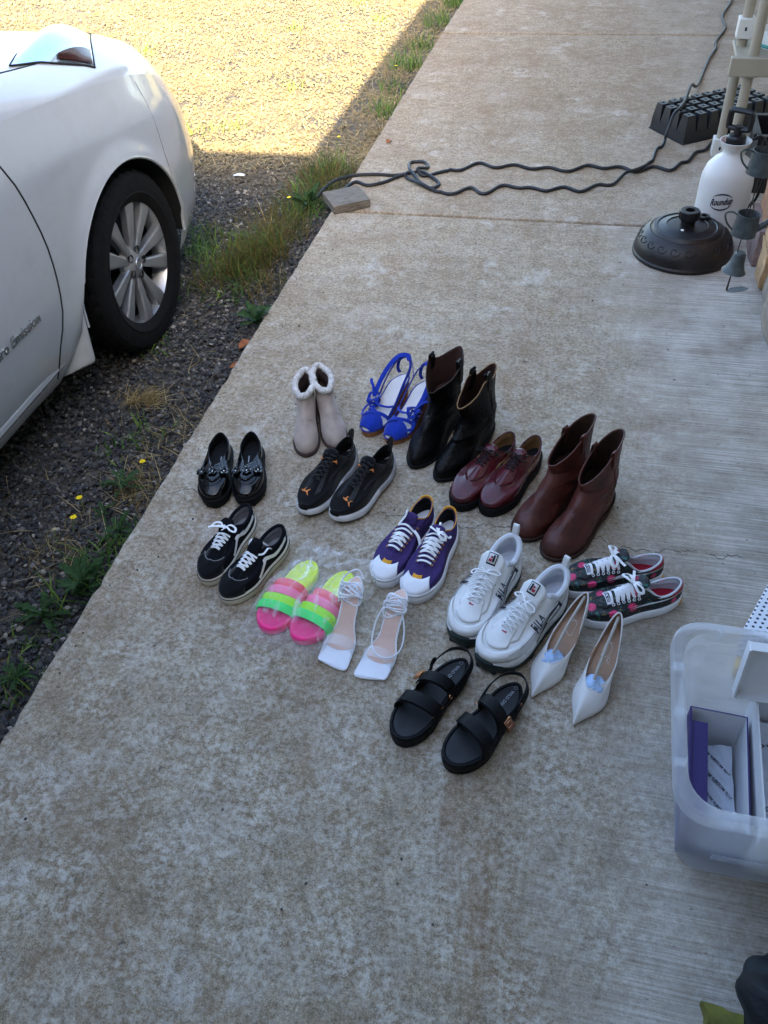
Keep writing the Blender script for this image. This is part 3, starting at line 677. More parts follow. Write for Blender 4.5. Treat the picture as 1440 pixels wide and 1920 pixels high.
# base outline of a foot: half widths over its length (heel 0 .. toe 1), outer side bulge through X
WF = [(0, .72), (.18, .76), (.4, .72), (.58, .88), (.72, 1.0), (.86, .95), (1, .82)]
XF = [(0, -.03), (.4, .03), (.7, .02), (1, -.08)]      # times hw; toe swings to the inner side
def sc_(K, s): return [(a, b*s) for a, b in K]
def low_upper(L, hw, h0, throat=.50, zth=.095, heel=.085, dip=.058, toe_h=.052, nt=2.6, wtop=.56, tz=.0, wt=None, M=20, zfoot=None, mid=.86):
    nt *= 1.85; W0 = sc_(wt or WF, hw); X0 = sc_(XF, hw); zf = zfoot or [(0, h0), (.6, h0), (1, h0+tz)]
    r0 = ring(0.0, L, W0, zf, 2.6, nt, X0)
    r1 = ring(-.002, L+.0005, sc_(W0, 1.015), [(u, z+.016) for u, z in zf[:-1]]+[(1, zf[-1][1]+.014)], 2.6, nt, X0)
    r2 = ring(-.001, L*.965, sc_(W0, .97), [(0, h0+.035), (.5, h0+.034), (.8, h0+.03), (1, h0+(toe_h-h0)*.75)], 2.5, nt, X0)
    r3 = ring(.003, L*mid, [(0, .64*hw), (.3, .66*hw), (.6, .72*hw), (.8, .74*hw), (1, .56*hw)], [(0, heel*.75), (.3, dip*.93), (.6, dip*1.0), (.85, toe_h+.006), (1, toe_h+.008)], 2.5, 3.4, sc_(XF, hw*.7))
    r4 = ring(.006, L*(throat+(mid-throat)*.35), [(0, .60*hw), (.3, (wtop+.03)*hw), (.6, .56*hw), (1, .36*hw)], [(0, heel*.92), (.35, dip), (.6, (dip+zth)/2*.98), (1, zth*.93)], 2.4, 2.2, sc_(XF, hw*.4))
    r5 = ring(.009, L*throat, [(0, .56*hw), (.35, wtop*hw), (.7, .5*hw), (1, .34*hw)], [(0, heel), (.25, (heel+dip)/2), (.55, dip+.004), (.85, zth-.006), (1, zth)], 2.4, 2.2, sc_(XF, hw*.3))
    return Loft([r0, r1, r2, r3, r4, r5], M)
def insole(sh, lo, m, dz=.006, inset=.004):
    r = offring(lo.G[0], -inset, lambda u, p: p.z+dz); return sh.part('insole', (r, capf(0, True)), m)
def flat_sole(sh, lo, m, h, off=.003, off2=.002, bulge=.001, z0=0, name='sole', toe=0):
    R0 = lo.G[0]; zt = lambda u, p: h+toe*max(0, u-.7)/.3
    rs = [offring(R0, off2-.004, lambda u, p: z0+.006*max(0, u-.8)/.2*bool(toe)), offring(R0, off2, lambda u, p: z0+.003+.006*max(0, u-.8)/.2*bool(toe)), offring(R0, (off+off2)/2+bulge, lambda u, p: z0+(zt(u, p)-z0)*.5), offring(R0, off, lambda u, p: zt(u, p)-.002), offring(R0, off-.002, zt), offring(R0, -.008, zt)]
    return sh.part(name, rings_mesh(rs), m, smooth=60)
def collar(sh, lo, m, r=.005, name='collar', dz=0, s0=None):
    P = [p+Vector((0, 0, dz)) for p in lo.G[-1]]
    if s0: k = int(NR*s0); P = P[NR-k:]+P[:k+1]; return sh.part(name, tube(P, r, 8), m)
    return sh.part(name, tube(P, r, 8, True), m)

# ---------------- black patent loafers with flower trim
def loafer(label, toe, ang, mir, grp):
    L, hw = .25, .044; s = Shoe('patent_loafer', label, 'loafer', toe, ang, L, mir, grp)
    lo = low_upper(L, hw, .032, throat=.60, zth=.076, heel=.084, dip=.066, toe_h=.062, nt=3.0, wtop=.70)
    s.part('upper', (lo.v, lo.f), [M_patent, M_blkin], solid=(.0025, -1, 1)); insole(s, lo, M_blkin, .012)
    flat_sole(s, lo, M_blkrub, .034, .004, .001)
    s.part('welt', tube(offring(lo.G[0], .004, .031), .0026, 6, True), M_blkrub)
    for i in range(11):       # lugs cut in the sole edge
        a = (i/11); p = offring(lo.G[0], -.0025, .007)[int(a*NR)]; mb = MB(); mb.box((p.x, p.y, .007), (.009, .009, .013)); s.part('lug', (mb.v, mb.f), M_blkrub, bevel=.0015)
    # apron seam round the toe and a saddle strap
    P = []
    for i in range(25):
        a = -1+2*i/24; P.append(lo.top(a*.031, L*(.70+.20*math.sqrt(max(0, 1-a*a*.98))), .0008)[0])
    s.part('apron_seam', tube(P, .0014, 6), M_patent)
    s.part('saddle_strap', lo.patch(lambda a, b: (.5-.175+.35*a, .60+.30*b), .002, 24, 8), M_patent, solid=(.002, 1))
    for fx, fy in ((-.030, .70), (0, .715), (.030, .70)):
        c, n = lo.top(fx, L*fy, .004); q = Vector(n).to_track_quat('Z', 'Y').to_matrix().to_4x4(); a0 = random.random(); vf = []
        for k in range(5):
            a = a0+k*2*pi/5; pv = []
            for rr, ww, zz in ((.002, .002, .001), (.008, .0068, .004), (.013, .006, .0045), (.0155, .001, .004)):
                d_ = Vector((math.cos(a), math.sin(a), 0)); e_ = Vector((-d_.y, d_.x, 0)); pv += [d_*rr-e_*ww+Vector((0, 0, zz+.002)), d_*rr+Vector((0, 0, zz)), d_*rr+e_*ww+Vector((0, 0, zz+.002))]
            vf.append(([Matrix.Translation(c) @ q @ p for p in pv], gridfaces(4, 3)))
        fl = s.part('flower', join(*vf), M_patent, solid=(.0012, 0)); v, f = lathe([(.0001, .0055), (.002, .0048), (.0026, .003), (.001, .001)], 8)
        s.part('crystal', ([Matrix.Translation(c) @ q @ Vector(p) for p in v], f), M_crystal, fl)
    P = [(0-.006, .075, .0450), (-.006, .105, .0450)]; s.part('size_stamp', strap(P, .003, .0004), M_grprint)

# ---------------- black knit running shoes
def runner(label, toe, ang, mir, grp):
    L, hw = .275, .046; s = Shoe('running_shoe', label, 'sneaker', toe, ang, L, mir, grp)
    lo = low_upper(L, hw, .030, throat=.40, zth=.102, heel=.096, dip=.070, toe_h=.060, nt=2.4, wtop=.56, tz=.008, mid=.80)
    s.part('upper', (lo.v, lo.f), [M_knit, M_blkin], solid=(.004, -1, 1)); insole(s, lo, M_blkin, .01)
    R0 = lo.G[0]; zt = lambda u, p: .030+.028*max(0, 1-u/.22)**1.5+.008*max(0, u-.75)/.25
    rs = [offring(R0, -.003, lambda u, p: .012*max(0, u-.78)/.22), offring(R0, .001, lambda u, p: .004+.012*max(0, u-.78)/.22), offring(R0, .006, lambda u, p: .014+.008*max(0, u-.8)/.2), offring(R0, .005, lambda u, p: zt(u, p)-.004), offring(R0, .002, zt), offring(R0, -.008, lambda u, p: .030)]
    v, f = rings_mesh(rs); fm = []
    for q in f:
        c = sum((Vector(v[i]) for i in q), Vector())/len(q); fm.append(1 if c.y < L*.42 else 0)
    s.part('midsole', (v, f, fm), [M_whsole, M_greysole], smooth=60)
    s.part('outsole', rings_mesh([offring(R0, -.002, lambda u, p: .012*max(0, u-.78)/.22-.0005*0), offring(R0, .0025, lambda u, p: .005+.012*max(0, u-.78)/.22)], True, True), M_blkrub)
    s.part('toe_bumper', lo.patch(lambda a, b: (.5-.035+.07*a, .0+.15*b), .0045, 10, 6), M_blkrub, solid=(.002, -1))
    for sg in (-1, 1):
        s.part('eyestay', lo.patch(lambda a, b: (.5+sg*(.055+.05*a+.015*b), .50+.48*b), .0015, 4, 10), M_blksyn, solid=(.0015, 1) if sg < 0 else (.0015, -1))
        P = []; N = []
        for k in range(12):
            a = k/11; p, n = lo.side(sg, L*(.13+.52*a), .046+.030*math.sin(a*2.2)-.004*a, .0012); P.append(p); N.append(n)
        s.part('side_stripe', strap(P, .011, .0015, N, [1.2-.8*k/11 for k in range(12)]), M_blksyn)
        P = crv([lo.top(sg*.012, L*.45, .003)[0], lo.top(sg*.017, L*.445, .009)[0], lo.top(sg*.021, L*.44, .004)[0]], 4); s.part('lace_loop', strap(P, .009, .002), M_orange)
    ys = [L*(.70-.052*i) for i in range(6)]; s.part('laces', join(laces(lo, ys, [.011+.0012*i for i in range(6)], .0042, .002, .003, rnd=True, bars=False), bow(lo.top(0, L*.42, .006)[0], .018, 0, .004, rnd=True, drop=(.1, .1))), M_blksyn)
    s.part('tongue', tongue(lo, L*.47, .094, L*.37, .118, .021, .022), M_knit, solid=(.006, 0))
    s.part('heel_tab', strap(crv([(0, .008, .074), (0, .0, .092), (0, -.002, .102), (0, .004, .107), (0, .012, .100)], 4), .022, .003), M_knit)
    cat = [(-.55, -.1), (-.42, .02), (-.2, .08), (.02, .06), (.2, .2), (.42, .42), (.52, .40), (.34, .18), (.28, .02), (.36, -.16), (.5, -.24), (.36, -.28), (.18, -.12), (.04, -.06), (-.12, -.1), (-.2, -.28), (-.1, -.42), (-.24, -.42), (-.32, -.22), (-.38, -.06), (-.5, -.16), (-.62, -.12)]
    cs = .030; sg = 1; ff = [(0, 1, 20, 21), (1, 2, 19, 20), (2, 14, 18, 19), (14, 15, 18), (15, 16, 17, 18), (2, 3, 13, 14), (3, 4, 8, 12, 13), (4, 5, 6, 7), (4, 7, 8), (8, 9, 11, 12), (9, 10, 11)]
    m_ = -1 if mir else 1
    s.part('cat_emblem', ([lo.top((.012+a*cs*.9)*1, L*.845+b*cs*.9, .0012)[0] for a, b in [((-p[0] if not mir else p[0]), p[1]*-1*-1) for p in cat]], ff), M_orange, smooth=0, solid=(.0006, 0))

# ---------------- low black skate shoes with a white side stripe
def skate(label, toe, ang, mir, grp, undone=False):
    L, hw = .245, .041; s = Shoe('skate_shoe', label, 'sneaker', toe, ang, L, mir, grp)
    lo = low_upper(L, hw, .024, throat=.46, zth=.086, heel=.078, dip=.062, toe_h=.050, nt=2.8, wtop=.60, mid=.82)
    s.part('upper', (lo.v, lo.f), [M_canvblk, M_greylin], solid=(.004, -1, 1)); insole(s, lo, M_greylin, .008)
    flat_sole(s, lo, M_offwh, .030, .004, .002)
    s.part('foxing_line', tube(offring(lo.G[0], .0047, .0235), .0011, 5, True), M_blkrub)
    s.part('toe_cap', lo.patch(lambda a, b: (.5-.13+.26*a, .05+.55*b*(1-.10*abs(2*a-1))), .0012, 24, 10), M_suede, solid=(.001, 1))
    P = [lo.ev(.5-.13+.26*k/24, .60-.055*abs(2*k/24-1)-.01)+lo.nm(.5-.13+.26*k/24, .58)*.0026 for k in range(25)]; s.part('stitching', tube(P, .0006, 4), M_stitch)
    for sg in (-1, 1):
        path = [(.10, .058), (.20, .054), (.32, .050), (.40, .058), (.47, .063), (.53, .054), (.58, .044), (.63, .036)]
        pts = crv([(0, a, b) for a, b in path], 4); P = []; N = []
        for q in pts: p, n = lo.side(sg, L*q.y, q.z, .0014); P.append(p); N.append(n)
        s.part('side_stripe', strap(P, .0095, .0012, N), M_whleath)
        s.part('eyestay', lo.patch(lambda a, b: (.5+sg*(.05+.07*a+.02*b), .55+.43*b), .0012, 4, 10), M_suede, solid=(.001, 1 if sg < 0 else -1))
    ys = [L*(.70-.043*i) for i in range(5)]; ws = [.011+.0018*i for i in range(5)]
    s.part('tongue', tongue(lo, L*.52, .080, L*.39, .105, .017, .019), M_canvblk, solid=(.006, 0))
    if undone:
        lc = join(laces(lo, ys, ws, .0048, .0016, bars=False), bow(lo.top(0, L*.49, .008)[0], .030, pi, .0058, .0014, drop=(.5, .3), tilt=-.35), )
    else:
        lc = join(laces(lo, ys, ws, .0048, .0016, bars=False), strap(crv([lo.top(.013, L*.50, .004)[0], lo.top(.02, L*.46, .012)[0], Vector((.028, L*.38, .085)), Vector((.018, L*.30, .055)), Vector((.005, L*.2, .045))], 5), .0056, .0014), strap(crv([lo.top(-.013, L*.50, .004)[0], Vector((-.016, L*.43, .102)), Vector((-.004, L*.36, .088)), Vector((0, L*.27, .05))], 5), .0056, .0014))
    s.part('laces', lc, M_lace); collar(s, lo, M_canvblk, .0048, s0=.36)

# ---------------- purple canvas sneakers with white rubber toes
def purple_shoe(label, toe, ang, mir, grp, loose=False):
    L, hw = .28, .046; s = Shoe('canvas_sneaker', label, 'sneaker', toe, ang, L, mir, grp)
    lo = low_upper(L, hw, .026, throat=.38, zth=.093, heel=.090, dip=.068, toe_h=.054, nt=3.0, wtop=.56, mid=.80)
    s.part('upper', (lo.v, lo.f), [M_purple, M_blkin], solid=(.0035, -1, 1)); insole(s, lo, M_blkin, .006)
    flat_sole(s, lo, M_whrub, .036, .0045, .002, .0015)
    s.part('toe_cap', lo.patch(lambda a, b: (.5-.10+.20*a, .06+.47*b*(1-.05*abs(2*a-1))), .0022, 26, 10), M_whrub, solid=(.002, 1))
    s.part('toe_bumper', tube([lo.ev(.5-.13+.26*k/24, .155)+lo.nm(.5-.13+.26*k/24, .155)*.003 for k in range(25)], .003, 6), M_whrub)
    # golden tongue shows between the facings
    tgp = s.part('tongue', tongue(lo, L*.42, .090, L*.345, .106, .018, .019), M_purple, solid=(.004, 0)); s.part('tongue_lining', lo.patch(lambda a, b: (.5-.045+.09*a, .49+.075*b), .0016, 10, 6), M_gold, tgp, solid=(.0012, 0))
    for sg in (-1, 1):
        s.part('facing', lo.patch(lambda a, b: (.5+sg*(.030+.016*b+.05*a), .64+.34*b), .0026, 4, 12), M_purple, solid=(.0012, 1 if sg < 0 else -1))
    ys = [L*(.70-.046*i) for i in range(7)]; ws = [.0155+.0012*i for i in range(7)]
    for y, w_ in zip(ys, ws):
        for sg in (-1, 1):
            p, n = lo.top(sg*(w_+.002), y, .004); s.part('eyelet', torus_at(p, n, .0026, .0009), M_brass)
    if loose:
        lc = join(laces(lo, ys[:6], ws[:6], .0052, .0016, .0045, cross=False), laces(lo, ys[1:4], ws[1:4], .0045, .0014, .004, bars=False), strap(crv([lo.top(-.02, L*.47, .006)[0], Vector((-.040, L*.50, .075)), Vector((-.058, L*.56, .058)), Vector((-.068, L*.53, .05)), Vector((-.052, L*.49, .062)), Vector((-.07, L*.53, .048)), Vector((-.085, L*.56, .04))], 6), .0075, .0016), strap(crv([lo.top(.02, L*.47, .005)[0], Vector((.01, L*.41, .108)), Vector((.012, L*.36, .116)), Vector((.02, L*.30, .075))], 6), .0062, .0016))
    else:
        lc = join(laces(lo, ys, ws, .0050, .0016, .0045, cross=False), laces(lo, ys[2:6], ws[2:6], .0045, .0014, .004, bars=False), bow(lo.top(.004, L*.42, .010)[0], .026, .6, .0056, .0014, drop=(-.6, .2)))
    s.part('laces', lc, M_lace)
    k = 6; P = [p for p in lo.G[-1]]; P = P[NR-k:]+P[:k+1]; s.part('heel_binding', strap(P, .010, .0036, [Vector((p.x, p.y-.05, 0)) for p in P]), M_gold)
    s.part('binding', tube(lo.G[-1], .0015, 6, True), M_gold)

# ---------------- oxblood lace-ups
def oxford(label, toe, ang, mir, grp):
    L, hw = .295, .047; s = Shoe('leather_oxford', label, 'dress shoe', toe, ang, L, mir, grp)
    lo = low_upper(L, hw, .026, throat=.42, zth=.093, heel=.086, dip=.062, toe_h=.058, nt=2.7, wtop=.60, tz=.004, mid=.80)
    # creases across the vamp
    lo2 = Loft(lo.rings, 26, lambda p, t_: p-Vector((0, 0, .0022*math.exp(-((p.y-L*.70)/.004)**2)+.0014*math.exp(-((p.y-L*.665)/.003)**2))) if p.z > .045 else p)
    s.part('upper', (lo2.v, lo2.f), [M_ox, M_tan], solid=(.003, -1, 1)); insole(s, lo, M_blkin, .01)
    flat_sole(s, lo, M_blkrub, .029, .0055, .004, .0005)
    s.part('heel', heel_block(offring(lo.G[0], .002, .012), .27, 0, .97), M_blkrub)
    s.part('welt', tube(offring(lo.G[0], .0045, .029), .0016, 5, True), M_blkrub)
    for sg in (-1, 1):
        s.part('quarter', lo.patch(lambda a, b: (.5+sg*(.022+.10*a+.05*b*a), .60+.39*b+.0*a), .0016, 8, 12), M_ox, solid=(.0014, 1 if sg < 0 else -1))
    ys = [L*(.60-.045*i) for i in range(4)]
    s.part('tongue', tongue(lo, L*.46, .092, L*.36, .106, .018, .020), M_ox, solid=(.003, 0))
    s.part('laces', join(laces(lo, ys, [.012, .013, .014, .015], .0028, .0028, .0042, rnd=True), bow(lo.top(0, L*.47, .008)[0], .030, .1, .0028, rnd=True, drop=(-.3, -.4))), M_dklace)
    collar(s, lo, M_ox, .0022)

# ---------------- bulky white trainers with a dark green sole
def trainer(label, toe, ang, mir, grp):
    L, hw = .30, .054; s = Shoe('chunky_trainer', label, 'sneaker', toe, ang, L, mir, grp)
    lo = low_upper(L, hw, .040, throat=.42, zth=.118, heel=.110, dip=.084, toe_h=.070, nt=2.9, wtop=.58, mid=.80, tz=.004)
    s.part('upper', (lo.v, lo.f), [M_wsho, M_whmesh], solid=(.006, -1, 1)); insole(s, lo, M_whmesh, .014)
    R0 = lo.G[0]; zt = lambda u, p: .040+.016*max(0, 1-u/.3)+.010*math.exp(-((u-.62)/.10)**2)
    s.part('midsole', rings_mesh([offring(R0, .0035, lambda u, p: .018+.006*math.cos(u*19)), offring(R0, .0065, lambda u, p: .028), offring(R0, .0055, lambda u, p: zt(u, p)), offring(R0, .000, lambda u, p: zt(u, p)+.003), offring(R0, -.01, .04)]), M_wsho, smooth=60)
    s.part('outsole', rings_mesh([offring(R0, -.002, lambda u, p: .010*max(0, u-.8)/.2), offring(R0, .003, lambda u, p: .003+.008*max(0, u-.8)/.2), offring(R0, .0062, lambda u, p: .014), offring(R0, .0072, lambda u, p: .021+.008*math.cos(u*19)+.012*max(0, u-.80)/.20), offring(R0, .003, lambda u, p: .025+.008*math.cos(u*19)+.010*max(0, u-.80)/.20)]), M_green, smooth=50)
    for i in range(13):
        a = i/13; p = offring(R0, .0005, .006)[int(a*NR)]; mb = MB(); mb.box((p.x, p.y, .0055), (.011, .010, .011)); s.part('tread_lug', (mb.v, mb.f), M_green, bevel=.002)
    s.part('toe_overlay', lo.patch(lambda a, b: (.5-.15+.30*a, .08+.34*b), .0025, 26, 8), M_wsho, solid=(.002, 1))
    s.part('vamp_overlay', lo.patch(lambda a, b: (.5-.085+.17*a, .46+.18*b), .0022, 18, 6), M_wsho, solid=(.002, 1))
    for sg in (-1, 1):
        s.part('eyestay', lo.patch(lambda a, b: (.5+sg*(.045+.075*a+.02*b), .52+.46*b), .0028, 5, 12), M_wsho, solid=(.0025, 1 if sg < 0 else -1))
        s.part('side_overlay', lo.patch(lambda a, b: (.5+sg*(.14+.20*a), .06+.30*b+.25*a*b), .0024, 14, 8), M_wsho, solid=(.0022, 1 if sg < 0 else -1))
        s.part('seam', tube([lo.ev(.5+sg*(.10+.014*k), .30+.022*k)+lo.nm(.5+sg*(.10+.014*k), .30+.022*k)*.0042 for k in range(14)], .001, 5), M_greylin)
        # dark side flash and its white middle
        P = []; N = []
        for k in range(14):
            a = k/13; p, n = lo.side(sg, L*(.62-.36*a), .046+.030*a**.8, .006); P.append(p); N.append(n)
        fl = s.part('side_flash', strap(P, .020, .001, N, [.12+.85*(k/13)**1.1 for k in range(14)]), M_navy)
        P = [p+n*.001 for p, n in zip(P[6:13], N[6:13])]; s.part('flash_inlay', strap(P, .008, .001, N[6:13], [.3+.12*k for k in range(7)]), M_wsho, fl)
    sg = -1
    flip = -1 if mir else 1     # text must read the right way round after mirroring
    def side_pr(yc, zc, rot, sgn):
        def f(a, b):
            a *= -sgn*-1
            return lo.side(sgn, yc+(a*math.cos(rot)-b*math.sin(rot)), zc+(a*math.sin(rot)+b*math.cos(rot)), .0062)
        return f
    for sgn in (1, -1):
        # local +x side reads with +y to the right seen from outside; the mirrored shoe swaps that
        rd = (1 if sgn > 0 else -1)*(-1 if mir else 1)
        v, f = text_mesh('FILA', .0165, 0, 0, .0003, 'CENTER', 1.3)
        pts = [lo.side(sgn, L*.55+p[0]*rd, .081+p[1]*.9-.30*p[0]*rd, .0075)[0] for p in v]
        s.part('lettering', (pts, f), M_navy, smooth=0, solid=(.0006, 0))
        pts = [lo.side(sgn, L*.66+p[0]*rd*1.5, .045+p[1]*.7, .0062)[0] for p in v]
        s.part('embossed_lettering', (pts, f), M_wsho, smooth=0, solid=(.0012, 0))
    ys = [L*(.745-.038*i) for i in range(6)]; ws = [.012+.0022*i for i in range(6)]
    s.part('laces', join(laces(lo, ys, ws, .0036, .003, .006, rnd=True, bars=False), bow(lo.top(0, L*.535, .010)[0], .030, .3, .0038, rnd=True, drop=(-.3, -.4))), M_lace)
    tg = s.part('tongue', tongue(lo, L*.54, .100, L*.375, .146, .025, .030, bulge=.007), M_wsho, solid=(.009, 0))
    def tp(a, b): k = b; y = L*.47-.0*b; return Vector((a, L*.430+b*.72+.003, .1425-b*.67-.35*a*a/.03))
    q = [(-.0115, -.016), (.0115, -.016), (.0115, .014), (-.0115, .014)]
    pl = s.part('tongue_label', ([tp(a, b) for a, b in q], [(0, 1, 2, 3)]), M_navy, solid=(.0015, 0))
    for (x0, x1, y0, y1, m_) in ((-.0095, .0095, -.013, .011, M_wsho), (-.007, -.002, -.010, .008, M_navy), (-.001, .007, .001, .008, M_red), (-.001, .004, -.006, -.001, M_red)):
        dz = .0012 if m_ is M_wsho else .002
        s.part('label_mark', ([tp(a, b)+Vector((0, .3*dz, dz)) for a, b in ((x0, y0), (x1, y0), (x1, y1), (x0, y1))], [(0, 1, 2, 3)]), m_, tg, solid=(.0004, 0))
    p, n = lo.top(0, L*.775, .004); mb = MB(); mb.box((0, 0, 0), (.012, .005, .001)); s.part('lace_tag', ([p+Vector(q_) for q_ in mb.v], mb.f), M_red)
    s.part('heel_loop', strap(crv([(0, .010, .090), (0, -.002, .112), (0, -.005, .136), (0, .000, .141), (0, .004, .135), (0, .010, .108)], 5), .014, .003), M_wsho)
    collar(s, lo, M_whmesh, .0075, s0=.34)

# ---------------- floral sneakers with a red heel
def floral(label, toe, ang, mir, grp):
    L, hw = .258, .042; s = Shoe('floral_sneaker', label, 'sneaker', toe, ang, L, mir, grp)
    lo = low_upper(L, hw, .026, throat=.44, zth=.092, heel=.080, dip=.058, toe_h=.050, nt=2.6, wtop=.60, mid=.82)
    s.part('upper', (lo.v, lo.f), [M_floral, M_whmesh], solid=(.004, -1, 1)); insole(s, lo, M_crim, .010)
    flat_sole(s, lo, M_whrub, .030, .004, .002)
    s.part('sole_accent', tube([offring(lo.G[0], .0055, .016)[i % NR] for i in range(-4, 5)], .0016, 6), M_gold)
    s.part('heel_patch', lo.patch(lambda a, b: (-.165+.33*a, .48+.51*b), .0026, 16, 8), M_crim, solid=(.0012, 1))
    s.part('toe_rim', lo.patch(lambda a, b: (.5-.09+.18*a, .02+.10*b), .0022, 22, 4), M_whrub, solid=(.002, 1))
    for sg in (-1, 1): s.part('eyestay', lo.patch(lambda a, b: (.5+sg*(.045+.06*a+.015*b), .55+.43*b), .0012, 4, 10), M_floral, solid=(.001, 1 if sg < 0 else -1))
    ys = [L*(.70-.046*i) for i in range(6)]; ws = [.015+.001*i for i in range(6)]
    s.part('tongue', tongue(lo, L*.50, .086, L*.37, .110, .018, .020), M_floral, solid=(.005, 0))
    s.part('laces', join(laces(lo, ys, ws, .0062, .0018, .0035, cross=False), laces(lo, ys[1:5], ws[1:5], .005, .0014, .003, bars=False), bow(lo.top(0, L*.50, .012)[0], .030, -.3, .0066, .0016, drop=(-.4, .1))), M_lace)
    P, N = across(lo, L*.735, -.015, L*.735, .015, .0052); tg = s.part('lace_tag', strap(P, .009, .002, N), M_whpat)
    v, f = text_mesh('GUESS', .0075, 0, 0, .0002); rd = -1 if mir else 1
    s.part('lettering', ([lo.top(-p[0]*rd, L*.735-p[1], .0068)[0] for p in v], f), M_navy, tg, smooth=0, solid=(.0003, 0))
    for sg in (-1, 1):
        for y, w_ in zip(ys, ws): p, n = lo.top(sg*(w_+.003), y, .0025); s.part('eyelet', torus_at(p, n, .003, .0011), M_whpat)
    s.part('collar', tube(lo.G[-1], .003, 6, True), M_whmesh)
# ---------------- boots
ZHEEL = [(0, .034), (.25, .032), (.45, .018), (.6, .011), (.8, .010), (1, .015)]
def boot_loft(L, hw, zf, top, nt=2.5, ankle=.62, shaft=.66, yft=.50, ybt=-.006, wt=None, toe_h=.058, wr=.0, lean=.0, seed=1):
    rnd = random.Random(seed); ph = [rnd.uniform(0, 6) for _ in range(6)]; nt *= 1.8
    W0 = sc_(wt or WF, hw); X0 = sc_(XF, hw); zt = lambda u: spl(top, u)
    z0 = sum(zt(u) for u in (0, .5, 1))/3
    r0 = ring(0, L, W0, zf, 2.5, nt, X0)
    r1 = ring(-.003, L+.001, sc_(W0, 1.02), [(u, z+.018) for u, z in zf], 2.5, nt, X0)
    r2 = ring(-.004, L*.95, sc_(W0, .97), [(0, .072), (.4, .055), (.75, .045), (1, toe_h*.82)], 2.4, nt, X0)
    r3 = ring(-.003, L*.83, [(0, .70*hw), (.3, .74*hw), (.6, .78*hw), (.85, .66*hw), (1, .5*hw)], [(0, .095), (.4, .078), (.7, .070), (1, toe_h+.010)], 2.4, 2.3, sc_(XF, hw*.5))
    r4 = ring(.002, L*.66, [(0, .68*hw), (.5, .78*hw), (1, .56*hw)], [(0, .115), (.5, .105), (1, .108)], 2.3, 2.2)
    zs = .128
    r5 = ring(.006, L*.555, [(0, .62*hw), (.5, ankle*hw*1.10), (1, .58*hw)], [(0, zs+.008), (.5, zs), (1, zs+.012)], 2.2, 2.2)
    ra = [r0, r1, r2, r3, r4, r5]
    for k in (.4, .75, 1.0):
        ra.append(ring(.006+(ybt-.006)*k, L*(.555+(yft-.555)*k), [(0, .55*hw), (.5, (ankle+(shaft-ankle)*k)*hw*1.1), (1, .55*hw)], [(u, (zs+.008)+(zt(u)-zs-.008)*k) for u in (0, .15, .3, .5, .7, .85, 1)], 2.1, 2.1))
    def warp(p, t_):
        k = math.exp(-((p.z-.10)/.045)**2)*wr*(.35 if p.y > L*.78 else 1); a = math.atan2(p.x, p.y-L*.28)
        d = 1.3*k*(math.sin(p.z*150+ph[0]+1.5*math.sin(a*2+ph[1]))*.6+math.sin(p.z*330+a*2+ph[2])*.4)
        q = p+Vector((math.sin(a), math.cos(a), 0))*d
        q += Vector((0, lean*max(0, p.z-.12), 0))
        if p.y > L*.45 and p.z > .035: q.z -= wr*.75*max(0, math.sin(p.y*210+ph[3]+1.3*math.sin(p.x*55+ph[4])))**3*math.exp(-((p.y-L*.66)/.040)**2)
        return q
    return Loft(ra, 34, warp)
def boot_common(s, lo, M_up, M_in, M_sole, taper=.9, uh=.29, zf=ZHEEL, fwd=.0, insolem=None, th=.0025):
    s.part('upper', (lo.v, lo.f), [M_up, M_in], solid=(th, -1, 1)); insole(s, lo, insolem or M_in, .006)
    R0 = lo.G[0]; s.part('sole', rings_mesh([offring(R0, .003, lambda u, p: p.z-.010), offring(R0, .0055, lambda u, p: p.z-.008), offring(R0, .0055, lambda u, p: p.z-.001), offring(R0, .002, lambda u, p: p.z+.0015)]), M_sole, smooth=50)
    s.part('heel', heel_block(offring(R0, .0, lambda u, p: p.z-.009), uh, 0, taper, fwd), M_sole)
def pull_tab(s, lo, sg, y, zt, m, h=.055, wd=.020):
    p, n = lo.side(sg, y, zt-.03, 0); P = crv([p+n*.002+Vector((0, 0, -h+.02)), p+n*.003+Vector((0, 0, .005)), p+n*.001+Vector((0, 0, .034)), p-n*.004+Vector((0, 0, .040)), p-n*.009+Vector((0, 0, .030)), p-n*.007+Vector((0, 0, -.01))], 4)
    s.part('pull_tab', strap(P, wd, .0025, [n]*3 and [Vector((sg, 0, .0)) if i < 10 else Vector((sg*.3, 0, 1)) for i in range(len(P))]), m)
def cowboy(label, toe, ang, mir, grp, seed):
    L, hw = .295, .046; s = Shoe('cowboy_boot', label, 'boot', toe, ang, L, mir, grp)
    wt = [(0, .70), (.18, .74), (.4, .70), (.58, .88), (.72, 1.0), (.86, .90), (1, .66)]
    top = [(0, .236), (.3, .222), (.5, .240), (.7, .214), (1, .196)]
    lo = boot_loft(L, hw, ZHEEL, top, 2.2, .84, 1.0 if seed == 1 else .55, .62, -.012, wt, .060, .0062, -.05 if seed == 1 else .10, seed)
    boot_common(s, lo, M_cow, M_cowin, M_blkrub, .86)
    for sg in (-1, 1): pull_tab(s, lo, sg, L*.26, .246, M_cow)
    s.part('top_binding', tube(lo.G[-1], .0016, 5, True), M_tan if seed == 2 else M_brnsole)
    for sg in (-1, 1):      # side seams and a stitched scallop over the vamp
        P = [lo.side(sg, L*.25, z, .0008)[0] for z in np.linspace(.06, .21, 12)]; s.part('side_seam', tube(P, .0012, 5), M_cow)
    s.part('vamp_seam', tube([lo.top(-.036+.072*k/14, L*(.53+.11*math.sin(pi*k/14)), .0006)[0] for k in range(15)], .0011, 5), M_cow)
